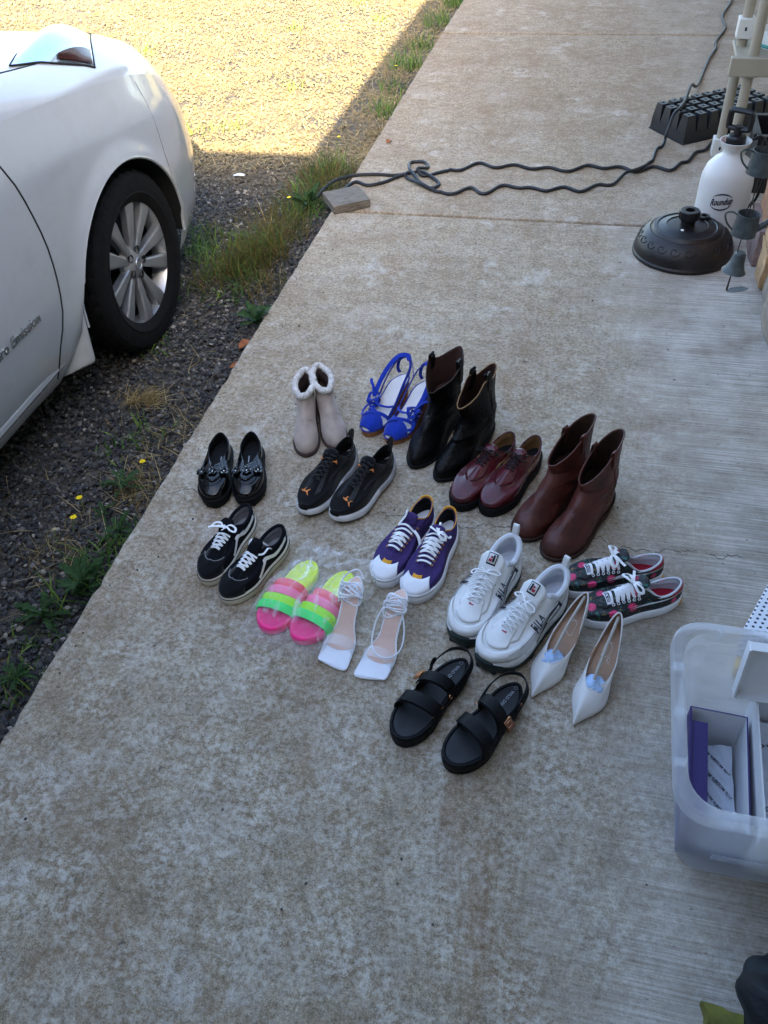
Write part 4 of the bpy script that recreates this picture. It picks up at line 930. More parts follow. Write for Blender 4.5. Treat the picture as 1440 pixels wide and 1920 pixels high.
def roper(label, toe, ang, mir, grp, seed):
    L, hw = .30, .049; s = Shoe('leather_boot', label, 'boot', toe, ang, L, mir, grp)
    top = [(0, .236), (.2, .231), (.5, .214), (.75, .194), (1, .180)]
    lo = boot_loft(L, hw, ZHEEL, top, 2.9, .78, .50, .60, -.010, None, .066, .0045, .02, seed)
    boot_common(s, lo, M_brn, M_brnsole, M_brnsole, .93)
    s.part('welt', tube(offring(lo.G[0], .0050, lambda u, p: p.z+.001), .0026, 6, True), M_brnsole)
    for sg in (-1, 1):
        pull_tab(s, lo, sg, L*.26, .222, M_brn, .04, .016)
        P = [lo.side(sg, L*(.30-.10*k/9), .058+.012*k/9, .0012)[0] for k in range(10)]; s.part('stitching', tube(P, .0008, 4), M_tan)
        P = [lo.side(sg, L*.25, z, .0008)[0] for z in np.linspace(.08, .20, 10)]; s.part('side_seam', tube(P, .0011, 5), M_brn)
    s.part('top_binding', tube(lo.G[-1], .0018, 5, True), M_brn)
def bootie(label, toe, ang, mir, grp, seed):
    L, hw = .232, .037; s = Shoe('ankle_boot', label, 'boot', toe, ang, L, mir, grp)
    zf = [(0, .058), (.2, .054), (.45, .030), (.62, .012), (.8, .008), (1, .012)]
    W0 = sc_(WF, hw); X0 = sc_(XF, hw)
    ra = [ring(0, L, W0, zf, 2.5, 4.2, X0), ring(-.002, L+.001, sc_(W0, 1.02), [(u, z+.016) for u, z in zf], 2.5, 4.2, X0),
          ring(-.002, L*.95, sc_(W0, .95), [(0, .088), (.4, .066), (.75, .046), (1, .046)], 2.4, 4.0, X0),
          ring(0, L*.80, [(0, .66*hw), (.4, .74*hw), (.8, .66*hw), (1, .5*hw)], [(0, .104), (.4, .088), (.7, .074), (1, .068)], 2.3, 2.3),
          ring(.004, L*.62, [(0, .64*hw), (.5, .72*hw), (1, .52*hw)], [(0, .124), (.5, .112), (1, .100)], 2.2, 2.2),
          ring(.004, L*.53, [(0, .62*hw), (.5, .74*hw), (1, .55*hw)], [(0, .138), (.5, .129), (1, .123)], 2.2, 2.2),
          ring(-.002, L*.53, [(0, .62*hw), (.5, .78*hw), (1, .58*hw)], [(0, .153), (.5, .145), (1, .143)], 2.2, 2.2)]
    rnd = random.Random(seed); p0 = rnd.uniform(0, 6)
    lo = Loft(ra, 30, lambda p, t_: p+Vector((.0016*math.sin(p.z*150+p0+p.y*30), .0016*math.sin(p.z*120+p0), 0))*(1 if p.z > .07 else 0))
    boot_common(s, lo, M_beige, M_brownin, M_brownin, .82, .30, zf, .004, th=.004)
    P = []
    for i in range(NR*2):
        a = i/(NR*2); q = lo.ev(a, .999); P.append(q+Vector((0, 0, .002*math.sin(a*40))))
    rr = [.0088+.0012*math.sin(i*1.9)+.0008*math.sin(i*3.7) for i in range(len(P))]
    fur = s.part('fleece_collar', tube(P, rr, 10, True), M_fur)
    hv = []; hf = []                                    # fleece fibres
    for i in range(900):
        a = random.random(); c = lo.ev(a, .999); b = random.uniform(0, 2*pi); out = Vector((c.x, c.y-L*.27, 0)).normalized(); d_ = (out*math.cos(b)+Vector((0, 0, 1))*math.sin(b)); q = c+d_*.0082; e = (d_+Vector((random.uniform(-.7, .7), random.uniform(-.7, .7), random.uniform(-.5, .5)))).normalized()*.0045; w_ = Vector((random.uniform(-1, 1), random.uniform(-1, 1), random.uniform(-1, 1)))*.0007
        k = len(hv); hv += [q-w_, q+w_, q+e]; hf.append((k, k+1, k+2))
    s.part('fleece_pile', (hv, hf), M_fur, fur, smooth=0)
    # ruffled cable trim up the outer side of the heel
    P = [lo.side(1, L*.16+.004*math.sin(k*1.6), .055+.0075*k, .003)[0] for k in range(13)]; s.part('braid_trim', tube(P, [.004+.0018*math.sin(k*2.2) for k in range(13)], 8), M_beige)
    P = [lo.side(1, L*.24+.004*math.sin(k*1.6+2), .055+.0075*k, .002)[0] for k in range(12)]; s.part('braid_trim', tube(P, [.0032+.0015*math.sin(k*2.2+1) for k in range(12)], 8), M_beige)
    s.part('vamp_seam', tube([lo.top(-.03+.06*k/14, L*(.60+.09*math.sin(pi*k/14)), .0004)[0] for k in range(15)], .0007, 4), M_beige)

# ---------------- white pointed pumps with a stick and tissue inside
ZP = [(0, .082), (.15, .077), (.35, .050), (.52, .020), (.66, .006), (.8, .004), (1, .006)]
def stiletto(R_, L, zt, r1=.0055):
    v = []; n = 14; prof = [(zt-.002, .021, .030), (zt*.86, .018, .024), (zt*.6, .012, .015), (zt*.3, .008, .0095), (.0, r1, .007)]
    for z, a, b in prof:
        for i in range(n): A_ = 2*pi*i/n; v.append(Vector((a*math.cos(A_)*.8, .002+b*.72+b*.72*math.sin(A_)*.95+(.004*(1-z/zt)), z)))
    return v, gridfaces(len(prof), n, True)[::1]+[tuple(range(n-1, -1, -1)), tuple(range((len(prof)-1)*n, len(prof)*n))] if False else [tuple(reversed(q)) for q in gridfaces(len(prof), n, True)]+[tuple(range(n)), tuple(range(len(prof)*n-1, (len(prof)-1)*n-1, -1))]
def pump(label, toe, ang, mir, grp):
    L, hw = .235, .039; s = Shoe('pointed_pump', label, 'high heel', toe, ang, L, mir, grp)
    W = [(0, .62), (.2, .66), (.4, .66), (.55, .85), (.66, .98), (.78, .84), (.9, .50), (1, .22)]; W0 = sc_(W, hw); X0 = sc_([(0, -.02), (.4, .03), (.7, .02), (1, -.16)], hw)
    zz = lambda u: spl(ZP, u)
    ra = [ring(0, L, W0, ZP, 2.5, 2.0, X0), ring(-.003, L+.0005, sc_(W0, 1.03), [(u, zz(u)+.012) for u in (0, .15, .35, .52, .66, .8)]+[(1, .014)], 2.4, 2.0, X0),
          ring(-.004, L*.90, [(0, .60*hw), (.3, .64*hw), (.55, .80*hw), (.75, .84*hw), (.9, .56*hw), (1, .36*hw)], [(0, .104), (.3, .078), (.5, .048), (.7, .032), (1, .030)], 2.3, 2.1, X0),
          ring(-.002, L*.76, [(0, .56*hw), (.3, .62*hw), (.6, .76*hw), (.85, .70*hw), (1, .46*hw)], [(0, .122), (.3, .092), (.55, .058), (.8, .042), (1, .042)], 2.3, 2.2, sc_(X0, .8)),
          ring(.003, L*.68, [(0, .48*hw), (.3, .58*hw), (.6, .74*hw), (.85, .66*hw), (1, .45*hw)], [(0, .138), (.2, .112), (.5, .068), (.8, .046), (1, .047)], 2.2, 2.3, sc_(X0, .6))]
    lo = Loft(ra, 22); s.part('upper', (lo.v, lo.f), [M_pump, M_tan2], solid=(.0022, -1, 1)); ins = insole(s, lo, M_tan2, .003, .002)
    s.part('sole', rings_mesh([offring(lo.G[0], -.004, lambda u, p: p.z-.004), offring(lo.G[0], -.0005, lambda u, p: p.z-.002), offring(lo.G[0], -.0005, lambda u, p: p.z)]), M_tan2)
    s.part('stiletto_heel', stiletto(lo.G[0], L, .080), M_pump)
    s.part('top_binding', tube(lo.G[-1], .0014, 5, True), M_pump)
    # script on the insole
    for P in ([(-.008, .052), (-.008, .075), (.002, .080), (.009, .070), (.006, .056), (-.004, .050), (-.010, .054)], [(.010, .056), (.006, .048), (.011, .044), (.013, .050), (.009, .053), (.008, .045), (.014, .042)]):
        rd = 1 if mir else -1
        Q = [Vector((x*-rd*-1*(1), y, zz(y/L)+.0046)) for x, y in [(p[0]*rd*(1), .125-p[1]) for p in P]]
        s.part('script_lettering', tube(crv(Q, 4), .0005, 4), M_script, ins)
    # tissue wad in the toe
    bm = bmesh.new(); bmesh.ops.create_icosphere(bm, subdivisions=4, radius=1); rnd = random.Random(hash(label) % 99 if False else len(label)); ph = [rnd.uniform(0, 6) for _ in range(9)]
    for q in bm.verts:
        p = q.co.copy(); r = 1+.05*math.sin(p.x*5+ph[0]+2*math.sin(p.z*4+ph[3]))+.05*math.sin(p.y*7+ph[1]+1.5*math.sin(p.x*6))+.03*math.sin(p.z*13+p.x*9+ph[2])+.03*math.sin(p.y*21+p.x*17+ph[4])
        q.co = Vector((p.x*.0245*r, p.y*.0265*r+L*.590, p.z*.019*r+.034))
    me_v = [tuple(v.co) for v in bm.verts]; me_f = [tuple(v.index for v in f.verts) for f in bm.faces]; bm.free()
    tw = MB(); tw.add([(-p[0], p[1], p[2]) if mir else p for p in me_v], [tuple(reversed(f)) for f in me_f] if mir else me_f)
    stick = tube([(0, .008, .128), (0, L*.35, .100), (0, L*.60, .060)], .0035, 8)
    return s, tw, stick

# ---------------- black platform sandals
def sandal(label, toe, ang, mir, grp):
    L, hw = .25, .046; s = Shoe('platform_sandal', label, 'sandal', toe, ang, L, mir, grp)
    W0 = sc_(WF, hw); r0 = ring(0, L, W0, [(0, 0)], 2.8, 5.2, sc_(XF, hw))
    H = .038
    s.part('sole', rings_mesh([offring(r0, -.004, .0), offring(r0, .0, .003), offring(r0, .0015, .010), offring(r0, .0, .013), offring(r0, .002, .016), offring(r0, .0025, H-.010), offring(r0, .0, H-.008), offring(r0, .0015, H-.004), offring(r0, .001, H), offring(r0, -.004, H+.001), offring(r0, -.007, H-.003)]), M_sand, smooth=50)
    fb = s.part('footbed', rings_mesh([offring(r0, -.006, H-.004), offring(r0, -.0068, lambda u, p: H-.0015), offring(r0, -.012, lambda u, p: H-.0018)], False, True), M_sandin)
    def band(y, yskew, wd, hgt, off=0, x0=-1, x1=1, n=15, nm='strap', th=.003):
        P = []; N = []
        for i in range(n):
            k = x0+(x1-x0)*i/(n-1); u = min(.98, max(.02, (y+yskew*k)/L)); w_ = spl(W0, u)+.001+off
            ang_ = k*pi/2*.98; P.append(Vector((math.sin(ang_)*w_+spl(XF, u)*hw, y+yskew*k, H-.012+(hgt+.012+off)*math.cos(ang_)**.55))); N.append(Vector((math.sin(ang_)*.8, 0, math.cos(ang_)+.2)))
        return s.part(nm, strap(P, wd, th, N), M_sand)
    b1 = band(L*.665, .014, .033, .032); b2 = band(L*.42, .014, .030, .042)
    band(L*.665, .014, .030, .032, .004, -.78, .55, nm='velcro_flap', th=.0035); band(L*.42, .014, .027, .042, .004, -.60, .84, nm='velcro_flap', th=.0035)
    # slingback
    P = crv([(-.036, L*.40, H+.006), (-.040, L*.24, H+.022), (-.030, L*.06, H+.027), (0, -.004, H+.029), (.030, L*.06, H+.027), (.040, L*.24, H+.022), (.036, L*.40, H+.006)], 6)
    sb = s.part('slingback', strap(P, .017, .003, [Vector((p.x, p.y-L*.25, .02)) for p in P]), M_sand)
    s.part('sling_keeper', strap(crv([(.0405, L*.30, H+.004), (.042, L*.27, H+.022), (.040, L*.24, H+.036)], 4), .010, .003, [Vector((1, 0, 0))]*9), M_sand)
    # gold rings on the inner side, square clasp on the outer
    for y in (.665, .42):
        for dy in (-.014, .014):
            p = Vector((-.040, L*y+dy-.012, H+.012)); s.part('metal_ring', torus_at(p, Vector((-1, 0, .6)), .0038, .001), M_copper, b1 if y > .6 else b2)
    p = Vector((.047, L*.43, H+.018)); mb = MB(); mb.box((0, 0, 0), (.006, .022, .026)); mb.box((.0035, 0, .006), (.002, .014, .004)); mb.box((.0035, 0, -.004), (.002, .014, .004)); mb.box((.0035, -.005, .0), (.002, .004, .014))
    q = Matrix.Translation(p) @ Matrix.Rotation(-.65, 4, 'Y')
    s.part('clasp', ([q @ Vector(a) for a in mb.v], mb.f), M_copper, bevel=.0008)
    for y in (.22,): s.part('rivet', torus_at(Vector((.041, L*y, H+.024)), Vector((1, 0, .2)), .0022, .001), M_copper, sb)
    v, f = text_mesh('WILD DIVA', .0105, 0, 0, .0001); rd = 1 if mir else -1
    s.part('lettering', ([Vector((-p[1]*1*rd*1+.004*0, L*.22-p[0]*1, H-.0005)) if False else Vector((p[1]*rd, L*.20+p[0]*-1*-1, H-.0008)) for p in v], f), M_grprint, fb, smooth=0, solid=(.0004, 0))
    s.part('size_ring', torus_at(Vector((0, L*.055, H-.0006)), Vector((0, 0, 1)), .004, .0004), M_grprint, fb)

# ---------------- neon slides
t = newmat('neon_footbed'); X, Y, Z = t.sep(t.coord('Object'))
t.link(t.ramp(t.math('MULTIPLY_ADD', Y, 1/.24, t.math('MULTIPLY_ADD', t.noise(t.coord('Object'), 20, 2), .08, -.04)), [(.40, srgb('d9f40c')), (.52, srgb('ffa02e')), (.64, srgb('ff4f7c')), (.8, srgb('ff2f8a'))]), t.b.inputs['Base Color']); t.b.inputs['Roughness'].default_value = .5
M_nfoot = MATS['neon_footbed']
def slide(label, toe, ang, mir, grp):
    L, hw = .240, .049; s = Shoe('slide_sandal', label, 'sandal', toe, ang, L, mir, grp)
    W0 = sc_(WF, hw); r0 = ring(0, L, W0, [(0, 0)], 4.2, 5.5, sc_(XF, hw)); H = .026
    s.part('footbed', rings_mesh([offring(r0, -.003, .0), offring(r0, .0005, .004), offring(r0, .001, H*.5), offring(r0, .0005, H-.004), offring(r0, -.002, H), offring(r0, -.006, H+.001), offring(r0, -.010, H-.003)]), M_nfoot, smooth=60)
    for i, (m_, y) in enumerate(((M_ncoral, .475), (M_nrose, .565), (M_nlime, .655), (M_ngreen, .745))):
        P = []; N = []
        for k in range(17):
            a = (k/16*2-1); u = y+.02*a; w_ = spl(W0, u)+.004; an = a*pi/2
            P.append(Vector((math.sin(an)*w_+spl(XF, u)*hw, L*u, .010+(.046-.005*i)*math.cos(an)**.6+.0016*(i % 2)))); N.append(Vector((math.sin(an), .25, math.cos(an)+.1)))
        s.part('strap_band', strap(P, L*.092, .005, N), m_)
    P = []
    return s

# ---------------- white strappy heels
def strappy(label, toe, ang, mir, grp, trail):
    L, hw = .222, .038; s = Shoe('strappy_heel', label, 'high heel', toe, ang, L, mir, grp)
    W = [(0, .52), (.15, .60), (.32, .56), (.46, .58), (.60, .88), (.72, 1.0), (.86, 1.0), (1, 1.0)]; W0 = sc_(W, hw)
    zz = [(0, .082), (.15, .077), (.35, .048), (.52, .018), (.66, .006), (1, .006)]
    r0 = ring(0, L, W0, zz, 2.4, 45, sc_([(0, 0), (.5, .02), (1, -.02)], hw))
    for p in r0:                                           # slanted square toe
        if p.y > L*.9: p.y -= (p.x)*.25*(p.y-L*.9)/(L*.1)+.004
    s.part('sole', rings_mesh([offring(r0, -.002, lambda u, p: p.z-.005), offring(r0, .0, lambda u, p: p.z-.003), offring(r0, .0005, lambda u, p: p.z+.0015), offring(r0, -.001, lambda u, p: p.z+.0028), offring(r0, -.003, lambda u, p: p.z+.0024)]), M_whpat, smooth=50)
    r1 = offring(r0, -.003, lambda u, p: p.z+.0031); 
    v = []; n = 26; m = 8; zf = lambda y: spl(zz, y/L)
    def half(y): u = y/L; return (spl(W0, u)*max(0, 1-abs(2*u-1)**(2.4+42.6*u))**.5)-.003
    for i in range(n+1):
        y = L*(.018+.70*i/n)
        for j in range(m+1):
            a = j/m*2-1; yy = y+(.012*(1-a*a) if i == n else .012*(1-a*a)*(i/n)**4); v.append(Vector((a*max(.001, half(y)), yy, zf(yy)+.0036)))
    ins = s.part('insole', (v, gridfaces(n+1, m+1)), M_nude)
    v = []
    for i in range(9):
        for j in range(m+1):
            a = j/m*2-1; y0 = L*.722+.012*(1-a*a); y = y0+(L*.968-y0)*i/8-(a*.25*hw)*(i/8)**2*.6; v.append(Vector((a*(half(min(y0+(L*.95-y0)*i/8, L*.95))), y, .0098)))
    s.part('toe_pad', (v, gridfaces(9, m+1)), M_whpat)
    s.part('stiletto_heel', stiletto(r0, L, .080, .006), M_whpat)
    # clear band over the toes
    P = []; N = []
    for k in range(15): a = (k/14*2-1)*pi/2; P.append(Vector((math.sin(a)*hw*1.0, L*.74, .006+.036*math.cos(a)**.8))); N.append(Vector((math.sin(a), 0, math.cos(a)+.1)))
    s.part('clear_strap', strap(P, .030, .0012, N), M_film)
    # ankle cord: coils round the rear, loose turns
    rnd = random.Random(3+int(trail)); out = []
    for c in range(7):
        P = []; y0 = L*(.17+.021*c); tl = rnd.uniform(-.5, .3); w_ = .027+rnd.uniform(-.003, .004)
        for k in range(25):
            a = 2*pi*k/24; zc = zf(min(L*.9, max(.0, y0)))
            P.append(Vector((w_*math.cos(a), y0+.006*math.sin(a*2+c)+tl*w_*math.cos(a)*.6, zc+.012+.014*math.sin(a)+.002*math.sin(3*a+c))))
        out.append(tube(P, .0022, 6))
    if trail: out.append(tube(crv([(.024, L*.30, .075), (.038, L*.42, .045), (.042, L*.60, .026), (.018, L*.70, .016), (-.012, L*.69, .018), (-.030, L*.58, .028), (-.034, L*.40, .055), (-.022, L*.25, .085)], 8), .0021, 6))
    else: out.append(tube(crv([(-.022, L*.08, .100), (-.005, L*.03, .115), (.022, L*.10, .105), (.03, L*.22, .085), (.026, L*.33, .065)], 8), .0021, 6))
    s.part('ankle_cord', join(*out), M_whpat)
    vv, ff = text_mesh('JB', .026, 0, 0, .0006); rd = 1 if mir else -1
    s.part('lettering', ([Vector((-p[0]*rd*-1*1, L*.16-p[1], zf(max(0, L*.16-p[1]))+.0042)) for p in [(q[0], q[1]) for q in vv]], ff), M_whpat, ins, smooth=0, solid=(.0004, 0))

# ---------------- royal blue wedges
def wedge(label, toe, ang, mir, grp, seed):
    L, hw = .228, .040; s = Shoe('wedge_sandal', label, 'wedge sandal', toe, ang, L, mir, grp)
    W0 = sc_(WF, hw); zz = [(0, .098), (.2, .092), (.4, .066), (.6, .034), (.75, .022), (1, .022)]; zf = lambda y: spl(zz, y/L)
    r0 = ring(0, L, W0, zz, 2.5, 5.0, sc_(XF, hw))
    bot = [Vector((p.x*.97, .016+p.y*.93 if p.y < L*.3 else p.y-.002, 0)) for p in r0]
    mid = [Vector((p.x*.985, .008+p.y*.97 if p.y < L*.3 else p.y, p.z*.5)) for p in r0]
    s.part('cork_wedge', rings_mesh([bot, mid, offring(r0, .001, lambda u, p: p.z-.002), offring(r0, -.002, lambda u, p: p.z)]), M_cork, smooth=50)
    s.part('edge_binding', tube(offring(r0, .0, lambda u, p: p.z), .002, 6, True), M_blue)
    s.part('insole', (offring(r0, -.003, lambda u, p: p.z+.002), capf(0, True)), M_whin)
    def arch(y0, y1, h0, wd, x0=-1, x1=1, th=.0025, nm='strap'):
        P = []; N = []
        for k in range(15):
            a = (x0+(x1-x0)*k/14); y = y0+(y1-y0)*k/14; an = a*pi/2; w_ = spl(W0, y/L)+.0005
            P.append(Vector((math.sin(an)*w_, y, zf(y)+h0*math.cos(an)**.75))); N.append(Vector((math.sin(an), .35, math.cos(an)+.15)))
        return s.part(nm, strap(P, wd, th, N), M_blue)
    # closed toe band, crossing bands
    v = []; n = 12; m = 14
    for i in range(n+1):
        y = L*(.80+.165*i/n)
        for j in range(m+1):
            an = (j/m*2-1)*pi/2*.99; w_ = (spl(W0, y/L)*max(0, 1-abs(2*y/L-1)**4.8)**.5+.001); v.append(Vector((math.sin(an)*w_, y-.012*(1-abs(j/m*2-1))*(1-i/n), .020+(.034-.024*(i/n)**1.6)*math.cos(an)**.8)))
    s.part('toe_band', (v, gridfaces(n+1, m+1)), M_blue, solid=(.0022, 1))
    arch(L*.66, L*.84, .036, .011); arch(L*.84, L*.64, .039, .011)
    rnd = random.Random(seed)
    for sg in (-1, 1):
        P = crv([(sg*.037, L*.68, .034), (sg*.034, L*.48, .062+.01*seed), (sg*.033, L*.28, .110), (sg*.027, L*.08, .145), (0, -.008, .160)], 6)
        s.part('side_strap', strap(P, .010, .0022, [Vector((p.x*2, 0, .02)) for p in P]), M_blue)
        P = crv([(sg*.026, L*.02, .099), (sg*.030, L*.04, .118), (sg*.024, L*.02, .148), (sg*.006, -.006, .162)], 5); s.part('heel_strap', strap(P, .010, .0022, [Vector((p.x*2, p.y-.06, .01)) for p in P]), M_blue)
    # tied ankle ribbon: a knot heaped at the outer side of the instep, a broad band up to the heel
    out = []
    for c in range(3):
        a0 = rnd.uniform(0, 6); P = []
        for k in range(8):
            a = a0+k*.8; P.append(Vector((.030+.016*math.cos(a)+rnd.uniform(-.004, .004), L*(.58+.085*math.sin(a))+rnd.uniform(-.006, .006), .062+.010*c+.006*math.sin(a*2+c))))
        out.append(strap(crv(P, 4), .0085, .002))
    out.append(strap(crv([(.030, L*.58, .080), (.046, L*.50, .100), (.060, L*.46, .108), (.066, L*.42, .112)], 5), .009, .002))
    out.append(strap(crv([(.032, L*.62, .070), (.046, L*.70, .050), (.046, L*.76, .042), (.036, L*.82, .044)], 5), .009, .002))
    out.append(strap(crv([(.034, L*.56, .078), (.038, L*.40, .108), (.034, L*.22, .142), (.022, L*.06, .164), (.0, -.004, .166), (-.014, .006, .158)], 6), .015, .0022))
    out.append(strap(crv([(.026, L*.60, .074), (.0, L*.64, .070), (-.024, L*.60, .066), (-.036, L*.52, .062)], 5), .008, .002))
    s.part('ankle_ribbon', join(*out), M_blue)

# clear film used by the bag, the clear bands
t = newmat('clear_film'); vec = t.coord('Object')
t.b.inputs['Base Color'].default_value = (.95, .97, 1, 1); t.b.inputs['Roughness'].default_value = .12
tr = t.new('ShaderNodeBsdfTransparent'); tr.inputs[0].default_value = (.97, .98, .99, 1)
ms = t.new('ShaderNodeMixShader'); lw = t.new('ShaderNodeLayerWeight'); lw.inputs[0].default_value = .25
t.link(t.math('MULTIPLY_ADD', lw.outputs['Facing'], .35, .09), ms.inputs[0]); t.link(tr.outputs[0], ms.inputs[1]); t.link(t.b.outputs[0], ms.inputs[2]); t.link(ms.outputs[0], t.n['Material Output'].inputs[0])
M_film = MATS['clear_film']

D = math.radians
G_ = 'pairs of shoes laid out on the concrete'
loafer('patent loafer with flower trim, the one nearest the gravel edge', (-.938, 1.545), D(-77), False, 'patent loafers'); loafer('patent loafer with flower trim, right of its twin', (-.840, 1.566), D(-75), True, 'patent loafers')
runner('black knit running shoe with orange cat emblem, left of its pair', (-.674, 1.553), D(-106), False, 'black running shoes'); runner('black knit running shoe with orange cat emblem, right of its pair, pale heel showing', (-.576, 1.542), D(-111), True, 'black running shoes')
skate('black skate shoe with its white laces tied in a big loose bow', (-.852, 1.268), D(-101), False, 'black skate shoes', True); skate('black skate shoe with its lace ends tucked inside, next to the neon slides', (-.775, 1.218), D(-111), True, 'black skate shoes')
purple_shoe('purple canvas sneaker with its lace end trailing off to the left', (-.410, 1.342), D(-107), False, 'purple sneakers', True); purple_shoe('purple canvas sneaker laced to the top, nearest the white trainers', (-.316, 1.304), D(-101), True, 'purple sneakers')
bootie('beige suede ankle boot with fleece collar, left of its pair', (-.745, 1.806), D(-77), False, 'beige ankle boots', 1); bootie('beige suede ankle boot with fleece collar, right of its pair, braid showing', (-.655, 1.855), D(-62), True, 'beige ankle boots', 2)
wedge('royal blue wedge sandal beside the beige boots, all of it in view', (-.596, 1.930), D(-115), False, 'blue wedge sandals', 0); wedge('royal blue wedge sandal half hidden by the black cowboy boot', (-.512, 1.902), D(-113), True, 'blue wedge sandals', 1)
cowboy('black cowboy boot next to the blue wedges, upright shaft', (-.421, 1.806), D(-107), False, 'black cowboy boots', 1); cowboy('black cowboy boot next to the oxblood shoes, slumped shaft', (-.333, 1.760), D(-113), True, 'black cowboy boots', 2)
oxford('oxblood leather lace-up shoe touching the black cowboy boot', (-.268, 1.656), D(-115), False, 'oxblood lace-ups'); oxford('oxblood leather lace-up shoe next to the brown boots', (-.180, 1.646), D(-112), True, 'oxblood lace-ups')
roper('brown leather pull-on boot behind its twin, beside the oxblood shoes', (-.088, 1.572), D(-121), False, 'brown leather boots', 3); roper('brown leather pull-on boot in front of its twin, nearest the house', (.000, 1.510), D(-118), True, 'brown leather boots', 4)
trainer('chunky white trainer left of its pair, heel loop upright', (-.185, 1.200), D(-109), False, 'chunky white trainers'); trainer('chunky white trainer showing its lettered side beside the white pumps', (-.113, 1.140), D(-121), True, 'chunky white trainers')
floral('floral sneaker with red heel, the one farther from the bin', (.030, 1.415), D(-161), False, 'floral sneakers'); floral('floral sneaker with red heel, in front of its twin', (.082, 1.325), D(-156), True, 'floral sneakers')
M_film2 = M_film
PUMPS = [('white pointed pump touching the chunky trainer', (-.006, 1.088), D(-115), False, 'white tissue filled pumps', 'left'), ('white pointed pump nearest the plastic bin', (.099, 1.030), D(-107), True, 'white tissue filled pumps', 'right')]
for lb, toe, an, mi, gp, sd in PUMPS:
    s, tw, stick = pump(lb, toe, an, mi, gp)
    wt_ = tag(tw.build('tissue_wad', M_tissue), 'pale blue tissue wad stuffed in the %s white pump' % sd, 'tissue', 'tissue wads'); wt_.location = s.o.location; wt_.rotation_euler = s.o.rotation_euler
    mb = MB(); mb.add(*stick); st_ = tag(mb.build('shoe_stick', M_stick), 'thin grey stick bracing the inside of the %s white pump' % sd, 'stick', 'shoe sticks'); st_.location = s.o.location; st_.rotation_euler = s.o.rotation_euler
sandal('black platform sandal with gold clasp, next to the strappy heels', (-.272, .915), D(-117), False, 'black platform sandals'); sandal('black platform sandal with gold clasp, nearest the bottom of the photo', (-.148, .873), D(-118), True, 'black platform sandals')
slide('neon pink and yellow slide in the plastic bag, next to the skate shoes', (-.648, 1.147), D(-103), False, 'neon slides'); slide('neon pink and yellow slide in the plastic bag, next to the white heel', (-.556, 1.130), D(-106), True, 'neon slides')
strappy('white strappy square toed heel touching the neon slides', (-.463, 1.078), D(-94), False, 'white strappy heels', False); strappy('white strappy square toed heel with a loose cord loop, beside the purple sneaker', (-.368, 1.060), D(-100), True, 'white strappy heels', True)

# plastic bag round the slides: crumpled thin film
t = newmat('bag_film'); vec = t.coord('Object')
t.b.inputs['Base Color'].default_value = (.9, .92, .95, 1); t.b.inputs['Roughness'].default_value = .15
tr = t.new('ShaderNodeBsdfTransparent'); tr.inputs[0].default_value = (.985, .985, .985, 1); ms = t.new('ShaderNodeMixShader'); lw = t.new('ShaderNodeLayerWeight'); lw.inputs[0].default_value = .3
cr = t.ramp(t.noise(t.coord('Object', (1.6, .3, 1), (0, 0, 0), (0, 0, .6)), 26, 4, .6, .3), [(.54, .0), (.70, .45)])
t.link(t.math('ADD', t.math('MULTIPLY_ADD', lw.outputs['Facing'], .38, .05), cr), ms.inputs[0])
t.link(t.bump(t.noise(vec, 30, 3, .5, 1.5), .8, .008), t.b.inputs['Normal'])
t.link(tr.outputs[0], ms.inputs[1]); t.link(t.b.outputs[0], ms.inputs[2]); t.link(ms.outputs[0], t.n['Material Output'].inputs[0])
def hn(x, y, s): return math.sin(x*s+1.7*math.sin(y*s*.7))*math.sin(y*s*1.1+1.3*math.sin(x*s*.8+2))
nx, ny = 60, 70; v = []
ca, sa = math.cos(D(-14)), math.sin(D(-14))
for layer in (0, 1):
    for j in range(ny+1):
        for i in range(nx+1):
            a = i/nx*2-1; b = j/ny; u = a*(.108+.012*b)*(1+.05*math.sin(b*9))+.02*b; w_ = -.03+b*.33
            e = max(0, min(1, (1-abs(a))/.10))*max(0, min(1, b/.05)); e = e*e*(3-2*e)
            hs = .0
            for cxx in (-.048, .048):
                yy = w_-.02; k = max(0, 1-((u-cxx)/.062)**4)*max(0, min(1, yy/.02))*max(0, min(1, (.245-yy)/.03)); hh = .033+.034*math.exp(-((yy-.095)/.055)**2); hs = max(hs, k**.5*hh)
            top = max(hs, .004+.028*e*(1 if b > .78 else .3))
            crk = hn(u, w_, 55)*.003+hn(u+.3, w_, 120)*.0015
            z = (top+.006+crk*(1+2.2*(b > .76)))*e+.002 if layer == 0 else .0012
            x_ = u*ca+w_*sa*-1; y_ = u*sa*1+w_*ca
            v.append((u*math.cos(.24)-w_*math.sin(-.24)+0, u*math.sin(-.24)+w_*math.cos(.24), max(z, .001)))
fb = gridfaces(ny+1, nx+1); k = (nx+1)*(ny+1)
mb = MB(); mb.add(v, [q for q in fb]); o = tag(mb.build('plastic_bag', MATS['bag_film'], smooth=60), 'crumpled clear plastic bag wrapped round the neon slides', 'plastic bag'); o.location = (-.606, 1.125, 0)
